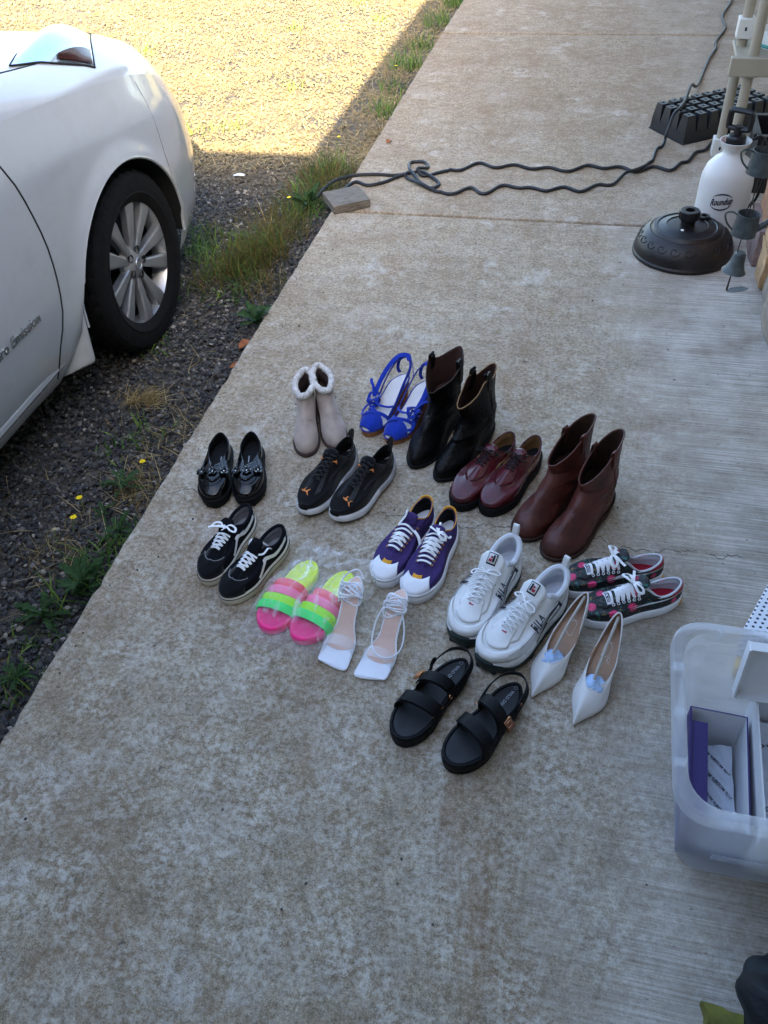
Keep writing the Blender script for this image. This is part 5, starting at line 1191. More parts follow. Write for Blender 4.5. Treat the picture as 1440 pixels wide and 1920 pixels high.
# ================================================================== THE PARKED CAR
t = newmat('white_car_paint'); vec = t.coord('Object'); X, Y, Z = t.sep(vec)
dirt = t.math('MULTIPLY', t.ramp(t.noise(vec, 9, 6, .7), [(.42, 0.0), (.72, 1.0)]), t.ramp(t.noise(t.coord('Object', (1, 1.5, 7)), 2.5, 4, .6), [(.4, .15), (.65, .7)]))
t.link(t.mix(srgb('a9adb1'), srgb('7d766b'), t.math('MULTIPLY', dirt, .3)), t.b.inputs['Base Color']); t.link(t.math('MULTIPLY_ADD', dirt, .2, .12), t.b.inputs['Roughness']); t.b.inputs['Coat Weight'].default_value = .7; t.b.inputs['Coat Roughness'].default_value = .04; M_paint = MATS['white_car_paint']; M_seam = mat('seam_black', '1a1b1d', .8); M_tyre = mat('tyre_rubber', '0c0c0d', .85, spec=.25, var=.25, scale=30, bump=.2)
M_alloy = mat('silver_wheel', 'a3a5a8', .36, .7, var=.12, scale=14); M_liner = mat('wheel_liner', '101113', .9); M_chrome = mat('chrome', 'c4c8cc', .12, 1, var=0); M_glass = mat('dark_glass', '0c1013', .05, var=0, spec=.6)
M_lens = mat('lamp_lens', 'aebfd0', .05, .85, var=.08, scale=9, coat=1); M_amber = mat('amber_reflector', '34100c', .15, var=.25, scale=40, coat=.5); M_flap = mat('mud_flap', 'a9aaa8', .45, var=.08); M_drk = mat('brake_dark', '0e0e10', .7)
CX = -2.39; WY = 2.46; WZ = .24; RW = .312; RA = .352; AY = -.022; AE = 1.09      # the wheel opening is a little longer than round
car = thing('parked_car', 'white hatchback car with silver wheel parked on the gravel', 'car', (CX, 1.2, GZ))
def cv(p): return (p[0]-CX, p[1]-1.2, p[2]-GZ)
KEY = [  # y, outs, zs : sill .. shoulder .. bonnet centre
 (3.44, [.30, .36, .40, .42, .41, .36, .26, .12, 0], [.13, .18, .27, .36, .43, .50, .55, .575, .58]),
 (3.36, [.52, .57, .62, .635, .625, .58, .46, .22, 0], [.11, .17, .27, .38, .47, .555, .62, .65, .66]),
 (3.22, [.67, .71, .755, .77, .755, .705, .58, .3, 0], [.10, .16, .27, .40, .515, .62, .71, .725, .73]),
 (3.02, [.77, .81, .845, .855, .84, .785, .67, .36, 0], [.10, .15, .26, .415, .555, .69, .806, .815, .82]),
 (2.80, [.82, .85, .875, .882, .865, .81, .70, .38, 0], [.10, .15, .27, .44, .60, .755, .875, .885, .885]),
 (2.46, [.82, .86, .885, .89, .872, .82, .72, .4, 0], [.10, .15, .28, .47, .66, .81, .915, .94, .945]),
 (2.10, [.80, .835, .87, .882, .875, .83, .75, .4, 0], [.10, .15, .29, .50, .70, .86, .95, 1.01, 1.02]),
 (1.70, [.79, .825, .862, .878, .872, .83, .77, .4, 0], [.10, .15, .29, .51, .73, .90, .99, 1.05, 1.06]),
 (1.20, [.79, .825, .862, .88, .872, .84, .79, .4, 0], [.10, .15, .29, .51, .74, .92, 1.0, 1.06, 1.07]),
 (0.20, [.79, .825, .862, .88, .872, .84, .79, .4, 0], [.10, .15, .29, .52, .76, .94, 1.02, 1.06, 1.07]),
 (-.24, [.80, .835, .87, .885, .875, .84, .79, .4, 0], [.10, .15, .29, .53, .78, .95, 1.03, 1.06, 1.07]),
 (-.70, [.74, .78, .83, .85, .84, .80, .74, .4, 0], [.16, .20, .31, .53, .78, .95, 1.02, 1.05, 1.06]),
 (-1.0, [.45, .50, .56, .60, .60, .58, .54, .3, 0], [.20, .25, .34, .53, .76, .92, .98, 1.01, 1.02])]
KEY.sort(key=lambda k: k[0])
def kv(i, j, y): return spl([(k[0], k[1+i][j]) for k in KEY], y)
def gapshift(y, z): return (spl([(.1, -.10), (.27, -.055), (.31, -.02), (.42, .005), (.53, .012), (.68, -.008), (.80, -.04), (1.0, -.09)], z))*math.exp(-((y-1.965)/.14)**2)
ys = sorted(set([round(v_, 4) for v_ in list(np.linspace(-1.0, 3.44, 60))+[1.965, .92]+[wy+AY+RA*AE*math.cos(a) for wy in (WY, WY-2.7) for a in np.linspace(0, pi, 25)]]))
ys = [y for i, y in enumerate(ys) if i == 0 or y-ys[i-1] > .004 or y in (1.965, .92)]
NS, NTp = 16, 8; rows = []
for y in ys:
    out = [kv(0, j, y) for j in range(9)]; zz = [kv(1, j, y) for j in range(9)]; zb = zz[0]; lip = 0
    for wy in (WY, WY-2.7):
        if abs(y-wy-AY) <= RA*AE+.001: zb = max(zb, WZ+math.sqrt(max(0, RA*RA-((y-wy-AY)/AE)**2)))
    row = []
    for k in range(NS+1):
        z = zb+(zz[5]-zb)*k/NS; o = spl(list(zip(zz[:6], out[:6])), z)
        for wy in (WY, WY-2.7):     # gentle flare round the wheel opening
            r = math.hypot((y-wy-AY)/AE, z-WZ); o += .012*math.exp(-((r-RA)/.035)**2)
        row.append((CX+o, y+gapshift(y, z), z))
    for k in range(1, NTp+1):
        q = 5+3*k/NTp; row.append((CX+spl(list(zip(range(9), out)), q), y, spl(list(zip(range(9), zz)), q)))
    rows.append(row)
nc = NS+1+NTp
def shell(name, i0, i1, k0, k1, m, mirror=True, parent=None):
    mb = MB(); R_ = [[r[k] for k in range(k0, k1+1)] for r in rows[i0:i1+1]]; v = [cv(p) for r in R_ for p in r]; f = gridfaces(len(R_), k1-k0+1)
    f = [tuple(reversed(q)) for q in f]
    mb.add(v, f)
    if mirror: mb.add([(-p[0], p[1], p[2]) for p in v], [tuple(reversed(q)) for q in f])
    return mb.build(name, m, parent or car, smooth=50)
ig = ys.index(1.965); ir = ys.index(.92)
shell('front_wing', ig, len(ys)-1, 0, NS, M_paint); shell('door', ir, ig, 0, NS, M_paint, False)
shell('rear_side', 0, ir, 0, NS, M_paint)
mb = MB(); R_ = [[(2*CX-r[k][0], r[k][1], r[k][2]) for k in range(0, NS+1)] for r in rows[ir:ig+1]]; mb.add([cv(p) for r in R_ for p in r], gridfaces(len(R_), NS+1)); mb.build('door', M_paint, car, smooth=50)
shell('bonnet', ig-6, len(ys)-1, NS, nc-1, M_paint); shell('waistline', 0, ig-6, NS, nc-1, M_paint)
side_bvh = BVHTree.FromPolygons([p for r in rows for p in r], gridfaces(len(rows), nc))
def car_side(y, z, off=.002):
    h = side_bvh.ray_cast(Vector((-1.0, y, z)), Vector((-1, 0, 0))); return (h[0]+Vector((off, 0, 0))) if h[0] else Vector((-1.52, y, z))
def car_top(x, y, off=0):
    h = side_bvh.ray_cast(Vector((x, y, 3)), Vector((0, 0, -1))); return (h[0]+Vector((0, 0, off))) if h[0] else Vector((x, y, .9))
# shut lines
def seam(name, P, r=.0035): mb = MB(); mb.add(*tube([cv(p) for p in P], r, 6)); return mb.build(name, M_seam, car)
seam('door_seam', [Vector(rows[ig][k])+Vector((-.0005, 0, 0)) for k in range(1, NS+1)]); seam('door_seam', [Vector(rows[ir][k]) for k in range(1, NS+1)])
seam('bonnet_seam', [car_top(-1.655+.02*(k/14), 1.75+.62*k/14, -.001) for k in range(15)], .003)
seam('bumper_seam', [car_side(WY+.315-.0+.03*k/8, .43+.30*k/8, -.0005) for k in range(9)], .0012)
# wheel opening: rolled lip and dark liner
for wy in (WY, WY-2.7):
    for sg in (1, -1):
        P = []
        for a in np.linspace(-.12, pi+.03, 40):
            y, z = wy+AY+RA*AE*math.cos(a), WZ+RA*math.sin(a)
            p = car_side(y, z+.004 if a > 0 else z, -.004); P.append(Vector((p.x if sg > 0 else 2*CX-p.x, y, z)))
        mb = MB(); mb.add(*tube([cv(p) for p in P], .006, 6)); mb.build('arch_lip', M_paint, car)
        v = []
        for p in P:
            for k in range(5): v.append(cv((p.x-sg*(.004+.30*k/4), wy+(p.y-wy)*(1+.03*(k > 0)), WZ+(p.z-WZ)*(1+.03*(k > 0)))))
        mb = MB(); mb.add(v, gridfaces(len(P), 5)); n = len(P); c = cv((P[0].x-sg*.304, wy, WZ)); mb.add([v[i*5+4] for i in range(n)]+[c], [(i, i+1, n) for i in range(n-1)])
        mb.build('wheel_liner', M_liner, car)
mb = MB(); mb.box((0, .0, .23), (1.56, 3.3, .12)); mb.build('underbody', M_liner, car)
# side skirt under the doors
mb = MB(); P = [cv((-1.572, y, .185)) for y in np.linspace(.16, 1.99, 14)]
for sg in (1, -1): mb = MB(); mb.add(*tube([(sg*p[0], p[1], p[2]) for p in P], .026, 10)); mb.build('side_skirt', M_paint, car)
# mud flap behind the wheel
v = []
for i in range(8):
    k = i/7; z = .312-.195*k
    for j in range(5):
        a = j/4; v.append(cv((-1.513-.085*a*a*(.35+.65*k)-.004*math.sin(pi*a), 2.045-.020*k-(.02+.075*k)*a, z-.012*a*k+.012*(1-abs(2*a-1))*(k > .9))))
mb = MB(); mb.add(v, gridfaces(8, 5)); mb.build('mud_flap', M_flap, car, solid=(.007, 0), sub=1)
# lettering on the door
v, f = text_mesh('Zero Emission', .044, .0025, .12, 0, 'RIGHT')
mb = MB(); mb.add([cv(car_side(1.845+p[0], .392+p[1]-.0*p[0], .0025+p[2]*.8)) for p in v], f); mb.build('lettering', M_chrome, car, smooth=0)
# headlamp: long clear lens standing proud of the wing
def lamp(sg):
    c00, c10, c11, c01 = (-1.650, 2.27), (-1.596, 2.62), (-1.70, 2.82), (-1.86, 2.84); nu, nv = 14, 12; v = []
    for i in range(nv+1):
        for j in range(nu+1):
            a, b = j/nu, i/nv; x = (c00[0]*(1-a)+c10[0]*a)*(1-b)+(c01[0]*(1-a)+c11[0]*a)*b; y = (c00[1]*(1-a)+c10[1]*a)*(1-b)+(c01[1]*(1-a)+c11[1]*a)*b
            p = car_top(x, y, .004+.048*(math.sin(pi*min(1, max(0, a))**.8)*math.sin(pi*b)**.7*.6+.4*math.sin(pi*b)*a**.5*(1-a)**.3)); q = cv(p); v.append((sg*q[0], q[1], q[2]))
    mb = MB(); f = gridfaces(nv+1, nu+1); mb.add(v, f if sg < 0 else [tuple(reversed(q)) for q in f] if False else f); o = mb.build('headlamp', M_lens, car, smooth=70)
    rim = [v[j] for j in range(nu+1)]+[v[i*(nu+1)+nu] for i in range(1, nv+1)]+[v[nv*(nu+1)+j] for j in range(nu-1, -1, -1)]+[v[i*(nu+1)] for i in range(nv-1, 0, -1)]
    mb = MB(); mb.add(*tube(rim, .0028, 6, True)); mb.build('lamp_trim', M_seam, o)
    # amber reflector wedge low on the outer edge, chrome edge below
    w_ = []
    for i in range(5):
        for j in range(9):
            a = .55+.42*j/8; b = .03+(.04+.20*(j/8))*i/4; k = min(nv-1, int(b*nv)); fb_ = b*nv-k; l = min(nu-1, int(a*nu)); fa = a*nu-l
            g = lambda r, c: Vector(v[r*(nu+1)+c]); p = (g(k, l)*(1-fa)+g(k, l+1)*fa)*(1-fb_)+(g(k+1, l)*(1-fa)+g(k+1, l+1)*fa)*fb_; w_.append(p+Vector((.003*sg, 0, .003)))
    mb = MB(); mb.add(w_, gridfaces(5, 9)); mb.build('side_reflector', M_amber, o)
lamp(1); lamp(-1)
# wheels: alloy rim part with tyre, spokes, cap as sub-parts
def wheel(wy, sg):
    T = Matrix.Translation(cv((CX+sg*.775, wy, WZ))) @ Matrix.Rotation(sg*pi/2, 4, 'Y')      # local +z = outwards
    n = 120; prof = [(.205, -.085), (.222, -.098), (.262, -.106), (.290, -.100), (.305, -.086), (.312, -.064), (.308, -.058), (.312, -.052), (.3125, -.022), (.307, -.018), (.3125, -.014), (.3125, .014), (.307, .018), (.3125, .022), (.312, .052), (.308, .058), (.312, .064), (.305, .088), (.292, .101), (.286, .102), (.262, .107), (.240, .104), (.236, .106), (.222, .100), (.205, .088)]
    v, f = lathe(prof, n); m = len(prof); v = [list(p) for p in v]
    for i in range(n):
        for j in (4, 5, 6, 14, 15, 16, 17, 18):
            if i % 3 == 0: p = v[i*m+j]; r = math.hypot(p[0], p[1]); k = (r-.0045)/r; p[0] *= k; p[1] *= k
    mb = MB(); v2, f2 = lathe([(.20, .03), (.208, .080), (.214, .092), (.219, .094), (.219, .088), (.212, .085)], 60); mb.add(v2, f2)
    v2, f2 = lathe([(.0001, .082), (.028, .081), (.046, .074), (.066, .062), (.070, .045)], 40); mb.add(v2, f2)
    M0 = T; rim = mb.build('wheel', M_alloy, car, smooth=40); rim.matrix_local = T
    mb = MB(); mb.add(v, f); mb.build('tyre', M_tyre, rim, smooth=25)
    v2, f2 = lathe([(.0001, .0), (.207, .0), (.207, .04)], 40); mb = MB(); mb.add(v2, f2); mb.build('brake_backing', M_drk, rim)
    # five pairs of spokes, flat faced, flaring towards the rim
    def spoke_mesh():
        mb = MB(); S = [(.040, .024, .072), (.08, .029, .075), (.13, .040, .080), (.180, .054, .086), (.211, .062, .086)]; vv = []
        for r, w_, z in S: vv += [(r, -w_*.5, z-.028), (r, -w_*.5, z-.004), (r, -w_*.36, z), (r, w_*.36, z), (r, w_*.5, z-.004), (r, w_*.5, z-.028)]
        mb.add(vv, gridfaces(len(S), 6, True)); return mb
    me = None
    for k in range(10):
        a = (k//2)*2*pi/5+(.275 if k % 2 else -.275)+.16
        if me is None:
            o = spoke_mesh().build('spoke', M_alloy, rim, smooth=25); me = o.data
        else: o = bpy.data.objects.new('spoke', me); COL.objects.link(o); o.parent = rim
        o.rotation_euler.z = a
    for k in range(5):
        a = k*2*pi/5+.16; v2, f2 = lathe([(.0001, .066), (.010, .066), (.0125, .0765), (.0145, .0765)], 14); mb = MB(); mb.add(v2, f2, 0, Matrix.Translation((.047*math.cos(a), .047*math.sin(a), .003))); mb.build('lug_recess', M_drk, rim)
        a += pi/5; mb = MB(); v2 = [(.10*math.cos(a+d_), .10*math.sin(a+d_), .071) for d_ in (-.10, .10)]; 
    mb = MB(); mb.add(*torus_at(Vector((0, 0, .0835)), Vector((0, 0, 1)), .019, .003, 24, 6)); mb.box((0, 0, .0835), (.012, .050, .005)); mb.build('cap_emblem', M_alloy, rim)
for wy in (WY, WY-2.7):
    for sg in (1, -1): wheel(wy, sg)
# cabin
def quad(name, P, m, th=.02): mb = MB(); mb.add([cv(p) for p in P], [(0, 1, 2, 3)]); return mb.build(name, m, car, solid=(th, -1), smooth=0)
for sg in (1, -1):
    quad('side_window', [(CX+sg*.80, 1.35, 1.0), (CX+sg*.62, .75, 1.42), (CX+sg*.62, -.2, 1.44), (CX+sg*.79, -.6, 1.03)], M_glass)
    mb = MB(); mb.add(*tube([cv(p) for p in ((CX+sg*.80, 1.52, 1.02), (CX+sg*.70, 1.1, 1.24), (CX+sg*.61, .72, 1.44), (CX+sg*.60, .2, 1.48), (CX+sg*.60, -.4, 1.45), (CX+sg*.66, -.9, 1.05))], .035, 8)); mb.build('roof_pillar', M_paint, car)
quad('windscreen', [(CX+.78, 1.50, 1.03), (CX-.78, 1.50, 1.03), (CX-.58, .72, 1.44), (CX+.58, .72, 1.44)], M_glass); quad('rear_window', [(CX+.58, -.4, 1.45), (CX-.58, -.4, 1.45), (CX-.66, -.9, 1.05), (CX+.66, -.9, 1.05)], M_glass)
quad('roof', [(CX+.60, .74, 1.46), (CX-.60, .74, 1.46), (CX-.60, -.42, 1.47), (CX+.60, -.42, 1.47)], M_paint, .03)
# ================================================================== THINGS ROUND THE SLAB
def wrap(name, mb, m, label, cat, loc=(0, 0, 0), rz=0, **kw):
    o = tag(mb.build(name, m, **kw), label, cat); o.location = loc; o.rotation_euler.z = rz; return o
# ---- black cord: one long run, doubled and tied in a loose knot
M_cord = mat('cord_black', '15171c', .55, var=.2, scale=30)
A_ = [(-1.263, 3.652, -.03), (-1.21, 3.75, .010), (-1.133, 3.843), (-1.035, 3.872), (-.93, 3.870), (-.869, 3.888, .012), (-.80, 3.897, .018), (-.708, 3.811), (-.715, 3.751), (-.767, 3.763), (-.837, 3.86, .022), (-.868, 3.92, .026), (-.885, 4.029), (-.82, 4.040), (-.79, 3.975), (-.825, 3.906, .03), (-.80, 3.88, .01), (-.765, 3.886), (-.71, 3.935), (-.616, 3.989), (-.535, 4.042), (-.443, 4.020), (-.354, 4.032), (-.267, 4.024), (-.178, 4.004), (-.093, 4.030), (.003, 4.067), (.101, 4.050), (.185, 4.041), (.28, 4.075), (.352, 4.082), (.439, 4.236), (.53, 4.39), (.62, 4.52), (.75, 4.7)]
B_ = [(-1.18, 3.62, .0), (-1.138, 3.665, .006), (-1.101, 3.775), (-1.031, 3.745), (-.963, 3.786), (-.913, 3.852), (-.869, 3.876, .020), (-.872, 3.85, .024), (-.859, 3.835, .012), (-.779, 3.762, .02), (-.695, 3.708), (-.62, 3.712), (-.552, 3.745), (-.489, 3.722), (-.423, 3.775), (-.354, 3.810), (-.267, 3.772), (-.173, 3.797), (-.078, 3.792), (-.009, 3.823), (.082, 3.891), (.173, 4.021, .024), (.231, 4.10), (.267, 4.263), (.300, 4.36, .016), (.312, 4.39, .065), (.33, 4.43, .125), (.357, 4.48, .139), (.385, 4.60, .136), (.41, 4.78, .136), (.43, 4.90, .12), (.47, 5.10, .05), (.51, 5.36, .009), (.574, 5.743), (.62, 5.95), (.63, 6.1), (.70, 6.4), (.70, 6.7), (.78, 7.1), (.85, 7.8)]
def kink(P):
    out = []; s_ = 0
    for i, p in enumerate(P):
        if i: s_ += (Vector(p[:2])-Vector(P[i-1][:2])).length
        out.append((p[0], p[1]+(.021*math.sin(s_*2*pi/.165+.8*math.sin(s_*5)) if p[0] > -.68 and p[1] < 5 and p[2] < .03 else 0), p[2]))
    return out
fix = lambda P: [(p[0], p[1], p[2] if len(p) > 2 else .0085) for p in P]
mb = MB(); mb.add(*tube(kink(crv(fix(A_), 8)), .0078, 8)); mb.add(*tube(kink(crv(fix(B_), 8)), .0078, 8))
cord = thing('power_cord', 'black kinked cord doubled across the slab and knotted in loops', 'cord')
mb1 = MB(); mb1.add(*tube(kink(crv(fix(A_), 8)), .0078, 8)); mb1.build('cord_run', M_cord, cord); mb1 = MB(); mb1.add(*tube(kink(crv(fix(B_), 8)), .0078, 8)); mb1.build('cord_run', M_cord, cord)
# ---- weathered wood block
t = newmat('weathered_wood'); vec = t.coord('Object', (1.5, 14, 14)); n = t.noise(vec, 12, 6, .65, .6)
t.link(t.ramp(n, [(.3, srgb('3d3831')), (.55, srgb('6a6257')), (.75, srgb('8b8478'))]), t.b.inputs['Base Color']); t.b.inputs['Roughness'].default_value = .9; t.link(t.bump(n, .6, .003), t.b.inputs['Normal'])
mb = MB(); mb.box((0, 0, .0185), (.172, .172, .036)); wrap('wood_block', mb, MATS['weathered_wood'], 'weathered grey wood block lying at the slab edge by the joint', 'wood block', (-1.083, 3.555, .001), D(33), bevel=.002)
# ---- upturned seedling tray
M_tray = mat('tray_black', '191b20', .42, var=.15, scale=20); M_hole = mat('hole_dark', '050506', .9)
dx = Vector((.156, -.217, 0)).normalized(); ang = math.atan2(.584, .813)
tray = thing('seedling_tray', 'upturned black plastic seedling tray with rows of square cells', 'tray', (.238, 4.604, 0), ang)
PT = .067; NX, NY = 8, 4
mb = MB(); v = []; 
for z, g in ((0, .004), (.006, .004), (.006, 0), (.048, -.003), (.050, -.006)): v += [(-g, g, z), (NX*PT+g, g, z), (NX*PT+g, -NY*PT-g, z), (-g, -NY*PT-g, z)]
mb.add(v, [tuple(reversed(q)) for q in gridfaces(5, 4, True)]+[(19, 18, 17, 16)]); mb.build('tray_skirt', M_tray, tray, smooth=20)
cm = MB(); a, b, c_ = .031, .0205, .0065; lv = []
for h_, z in ((a, .049), (a*.985, .055), (b*1.04, .122), (b, .126), (c_, .126), (c_, .112)): lv += [(-h_, -h_, z), (h_, -h_, z), (h_, h_, z), (-h_, h_, z)]
cm.add(lv, gridfaces(6, 4, True)+[(20, 21, 22, 23)], 0); cm.fm[-1] = 1; cm.fm[-5:-1] = [1]*4
me = None
for i in range(NX):
    for j in range(NY):
        if me is None: o = cm.build('cell', [M_tray, M_hole], tray, smooth=25); me = o.data
        else: o = bpy.data.objects.new('cell', me); COL.objects.link(o); o.parent = tray
        o.location = ((i+.5)*PT, -(j+.5)*PT, 0)
# ---- plastic shelf rack
M_rack = mat('beige_plastic', '948b7a', .55, var=.08, scale=8); M_rackw = mat('pale_socket', 'c3c1ba', .5, var=.05)
rack = thing('shelf_rack', 'beige plastic pole shelf rack standing beyond the sprayer', 'rack', (.55, 4.15, 0))
for x, y in ((0, .13), (.04, 0), (.62, .13), (.66, 0)):
    mb = MB(); v, f = lathe([(.0001, 0), (.020, 0), (.022, .002), (.022, 1.7), (.0001, 1.7)], 20); mb.add(v, f, 0, Matrix.Translation((x, y, 0))); mb.build('pole', M_rack, rack)
    for z in (0, .50 if y > .1 else .385):
        mb = MB(); mb.box((x, y, z+.04), (.066, .066, .08)); sk = mb.build('socket', M_rackw, rack, bevel=.004)
        mb = MB(); mb.box((x, y-.0335, z+.04), (.008, .003, .014)); mb.build('socket_slot', M_hole, sk)
for z in (.385, 1.05):
    mb = MB(); mb.box((.34, -.03, z+.045), (.78, .035, .075)); mb.build('shelf_edge', M_rack, rack, bevel=.004); mb = MB(); mb.box((.34, .10, z+.075), (.74, .24, .016)); mb.build('shelf_deck', M_rack, rack, bevel=.003)
M_teal = mat('teal_plastic', '3f8f88', .4, var=.05); M_tub = mat('white_tub', 'e6e6e2', .4, var=.04)
tub = thing('storage_tub', 'white tub with teal rim on the beige shelf', 'tub', (.70, 4.27, .468))
mb = MB(); v, f = lathe([(.0001, 0), (.075, 0), (.085, .07), (.082, .07), (.07, .01), (.0001, .01)], 24); mb.add(v, f); mb.build('bowl', M_tub, tub); mb = MB(); mb.add(*torus_at(Vector((0, 0, .012)), Vector((0, 0, 1)), .078, .007, 28, 6)); mb.build('rim', M_teal, tub)
# ---- black crate beside the tray
M_crate = mat('crate_black', '0f1014', .5, var=.2, scale=15)
cr_ = thing('black_crate', 'black plastic crate behind the white sprayer', 'crate', (.78, 3.98, 0))
mb = MB()
for sx in (-1, 1): mb.box((sx*.13, 0, .12), (.012, .24, .24)); mb.box((0, sx*.12, .12), (.248, .012, .24))
mb.box((0, 0, .006), (.25, .23, .01)); mb.build('crate_body', M_crate, cr_, bevel=.002)
mb = MB(); mb.box((0, -.128, .236), (.29, .03, .016)); mb.box((0, .128, .236), (.29, .03, .016)); mb.box((-.14, 0, .2365), (.03, .225, .016)); mb.box((.14, 0, .2365), (.03, .225, .016)); mb.build('crate_rim', M_crate, cr_, bevel=.002)
# ---- garden sprayer
M_spray = mat('milky_plastic', 'c9c6c2', .4, var=.05, scale=6); M_blkpl = mat('black_plastic', '121316', .4, var=.15)
M_spray.node_tree.nodes['Principled BSDF'].inputs['Subsurface Weight'].default_value = .15
SP = (.512, 3.545, 0); sp = thing('garden_sprayer', 'white plastic pump sprayer with black handle beside the umbrella base', 'sprayer', SP)
mb = MB(); v, f = lathe([(.0001, 0), (.092, 0), (.100, .006), (.102, .02), (.1015, .17), (.099, .20), (.088, .235), (.066, .262), (.046, .276), (.040, .284), (.040, .298), (.050, .312), (.058, .326), (.060, .332), (.055, .332), (.045, .318), (.035, .30), (.0001, .30)], 40); mb.add(v, f); body = mb.build('tank', M_spray, sp, smooth=40)
mb = MB(); v, f = lathe([(.0001, .30), (.037, .30), (.037, .345), (.030, .352), (.016, .353), (.016, .385), (.0001, .385)], 24); mb.add(v, f); mb.build('pump_cap', M_blkpl, sp)
mb = MB(); P = [(-.034, 0, .375), (.034, 0, .375), (.042, 0, .388), (.042, 0, .428), (.033, 0, .438), (-.033, 0, .438), (-.042, 0, .428), (-.042, 0, .388)]; M_ = Matrix.Rotation(-.5, 4, 'Z'); mb.add(*tube([M_ @ Vector(p) for p in crv(P, 3, True)], .011, 8, True)); mb.build('pump_handle', M_blkpl, sp)
mb = MB(); mb.add(*tube(crv([(.04, .02, .31), (.10, .04, .33), (.14, .03, .24), (.13, .02, .10), (.10, .07, .03)], 8), .006, 7)); mb.build('hose', M_blkpl, sp)
fc = math.atan2(-SP[1], -SP[0])-.02
def on_tank(a, b, off=.0008): th = fc+a/.102; return ((.102+off)*math.cos(th), (.102+off)*math.sin(th), .128+b)
M_ink = mat('navy_ink', '141a2c', .6, var=0)
v, f = text_mesh('Roundup', .034, 0, .25, .0009); mb = MB(); mb.add([on_tank(p[0]*.66, p[1]*1.1+p[0]*.12) for p in v], f); mb.build('lettering', M_ink, body, smooth=0, solid=(.0006, 0))
for s0, s1 in ((.35, 2.6), (3.6, 6.0)):
    vv = []; n = 24
    for k in range(n+1):
        a = s0+(s1-s0)*k/n; wd = .0055*math.sin(pi*k/n)+.0004; ra, rb = .043, .034
        vv += [on_tank((ra)*math.cos(a), rb*math.sin(a)+.004*math.cos(a), .0008), on_tank((ra-wd)*math.cos(a), (rb-wd)*math.sin(a)+.004*math.cos(a), .0008)]
    mb = MB(); mb.add(vv, gridfaces(n+1, 2)); mb.build('swoosh', M_ink, body, smooth=0, solid=(.0006, 0))
# ---- umbrella base
t = newmat('aged_bronze'); vec = t.coord('Object')
t.link(t.ramp(t.noise(vec, 9, 5, .6), [(.38, srgb('171516')), (.60, srgb('2a2423')), (.78, srgb('4d382d'))]), t.b.inputs['Base Color']); t.b.inputs['Roughness'].default_value = .42; t.b.inputs['Metallic'].default_value = .25; t.link(t.bump(t.noise(vec, 220, 3), .15, .002), t.b.inputs['Normal'])
M_brz = MATS['aged_bronze']; ub = thing('umbrella_base', 'round dark bronze patio umbrella base with scroll relief', 'umbrella base', (.366, 3.262, 0))
prof = [(.0001, 0), (.186, 0), (.191, .004), (.191, .012), (.187, .018), (.186, .032), (.180, .052), (.166, .073), (.150, .087), (.138, .093), (.134, .092), (.131, .097), (.124, .1035), (.112, .105), (.108, .102), (.078, .109), (.076, .106), (.066, .107), (.05, .108), (.0001, .108)]
prof = [(r, z*1.06) for r, z in prof]
mb = MB(); mb.add(*lathe(prof, 72)); mb.build('dome', M_brz, ub, smooth=28)
def dome(a, r):
    z = spl(sorted([(p[0], p[1]) for p in prof[5:10]]), r); return Vector((r*math.cos(a), r*math.sin(a), z+.0005))
for k in range(20):
    a0 = k*2*pi/20; P = [dome(a0+.13*math.cos(q)*(.2+.8*s_)+.05, .166+.012*math.sin(q)*(.2+.8*s_)) for s_, q in [(1-i/16, i*.42) for i in range(17)]]
    mb = MB(); mb.add(*tube(P, .0016, 5)); mb.build('scroll', M_brz, ub)
mb = MB(); v, f = lathe([(.018, .07), (.018, .172), (.034, .172), (.037, .169), (.037, .140), (.034, .136), (.028, .135), (.027, .108)], 30); mb.add(v, f)
for k in range(15): a = k*2*pi/15; mb.box((0, 0, 0), (.003, .005, .024), Matrix.Rotation(a, 4, 'Z') @ Matrix.Translation((.0372, 0, .154)))
mb.build('pole_collar', M_blkpl, ub); mb = MB(); v, f = lathe([(.010, .095), (.011, .124), (.020, .124), (.022, .122), (.022, .104)], 20); mb.add(v, f, 0, Matrix.Translation((.062, .066, 0))); mb.build('filler_plug', M_blkpl, ub)
mb = MB(); v, f = lathe([(.0001, .003), (.005, .002), (.0065, 0)], 12); mb.add(v, f, 0, Matrix.Translation((-.020, -.052, .1142))); mb.build('white_sticker', M_tub, ub)
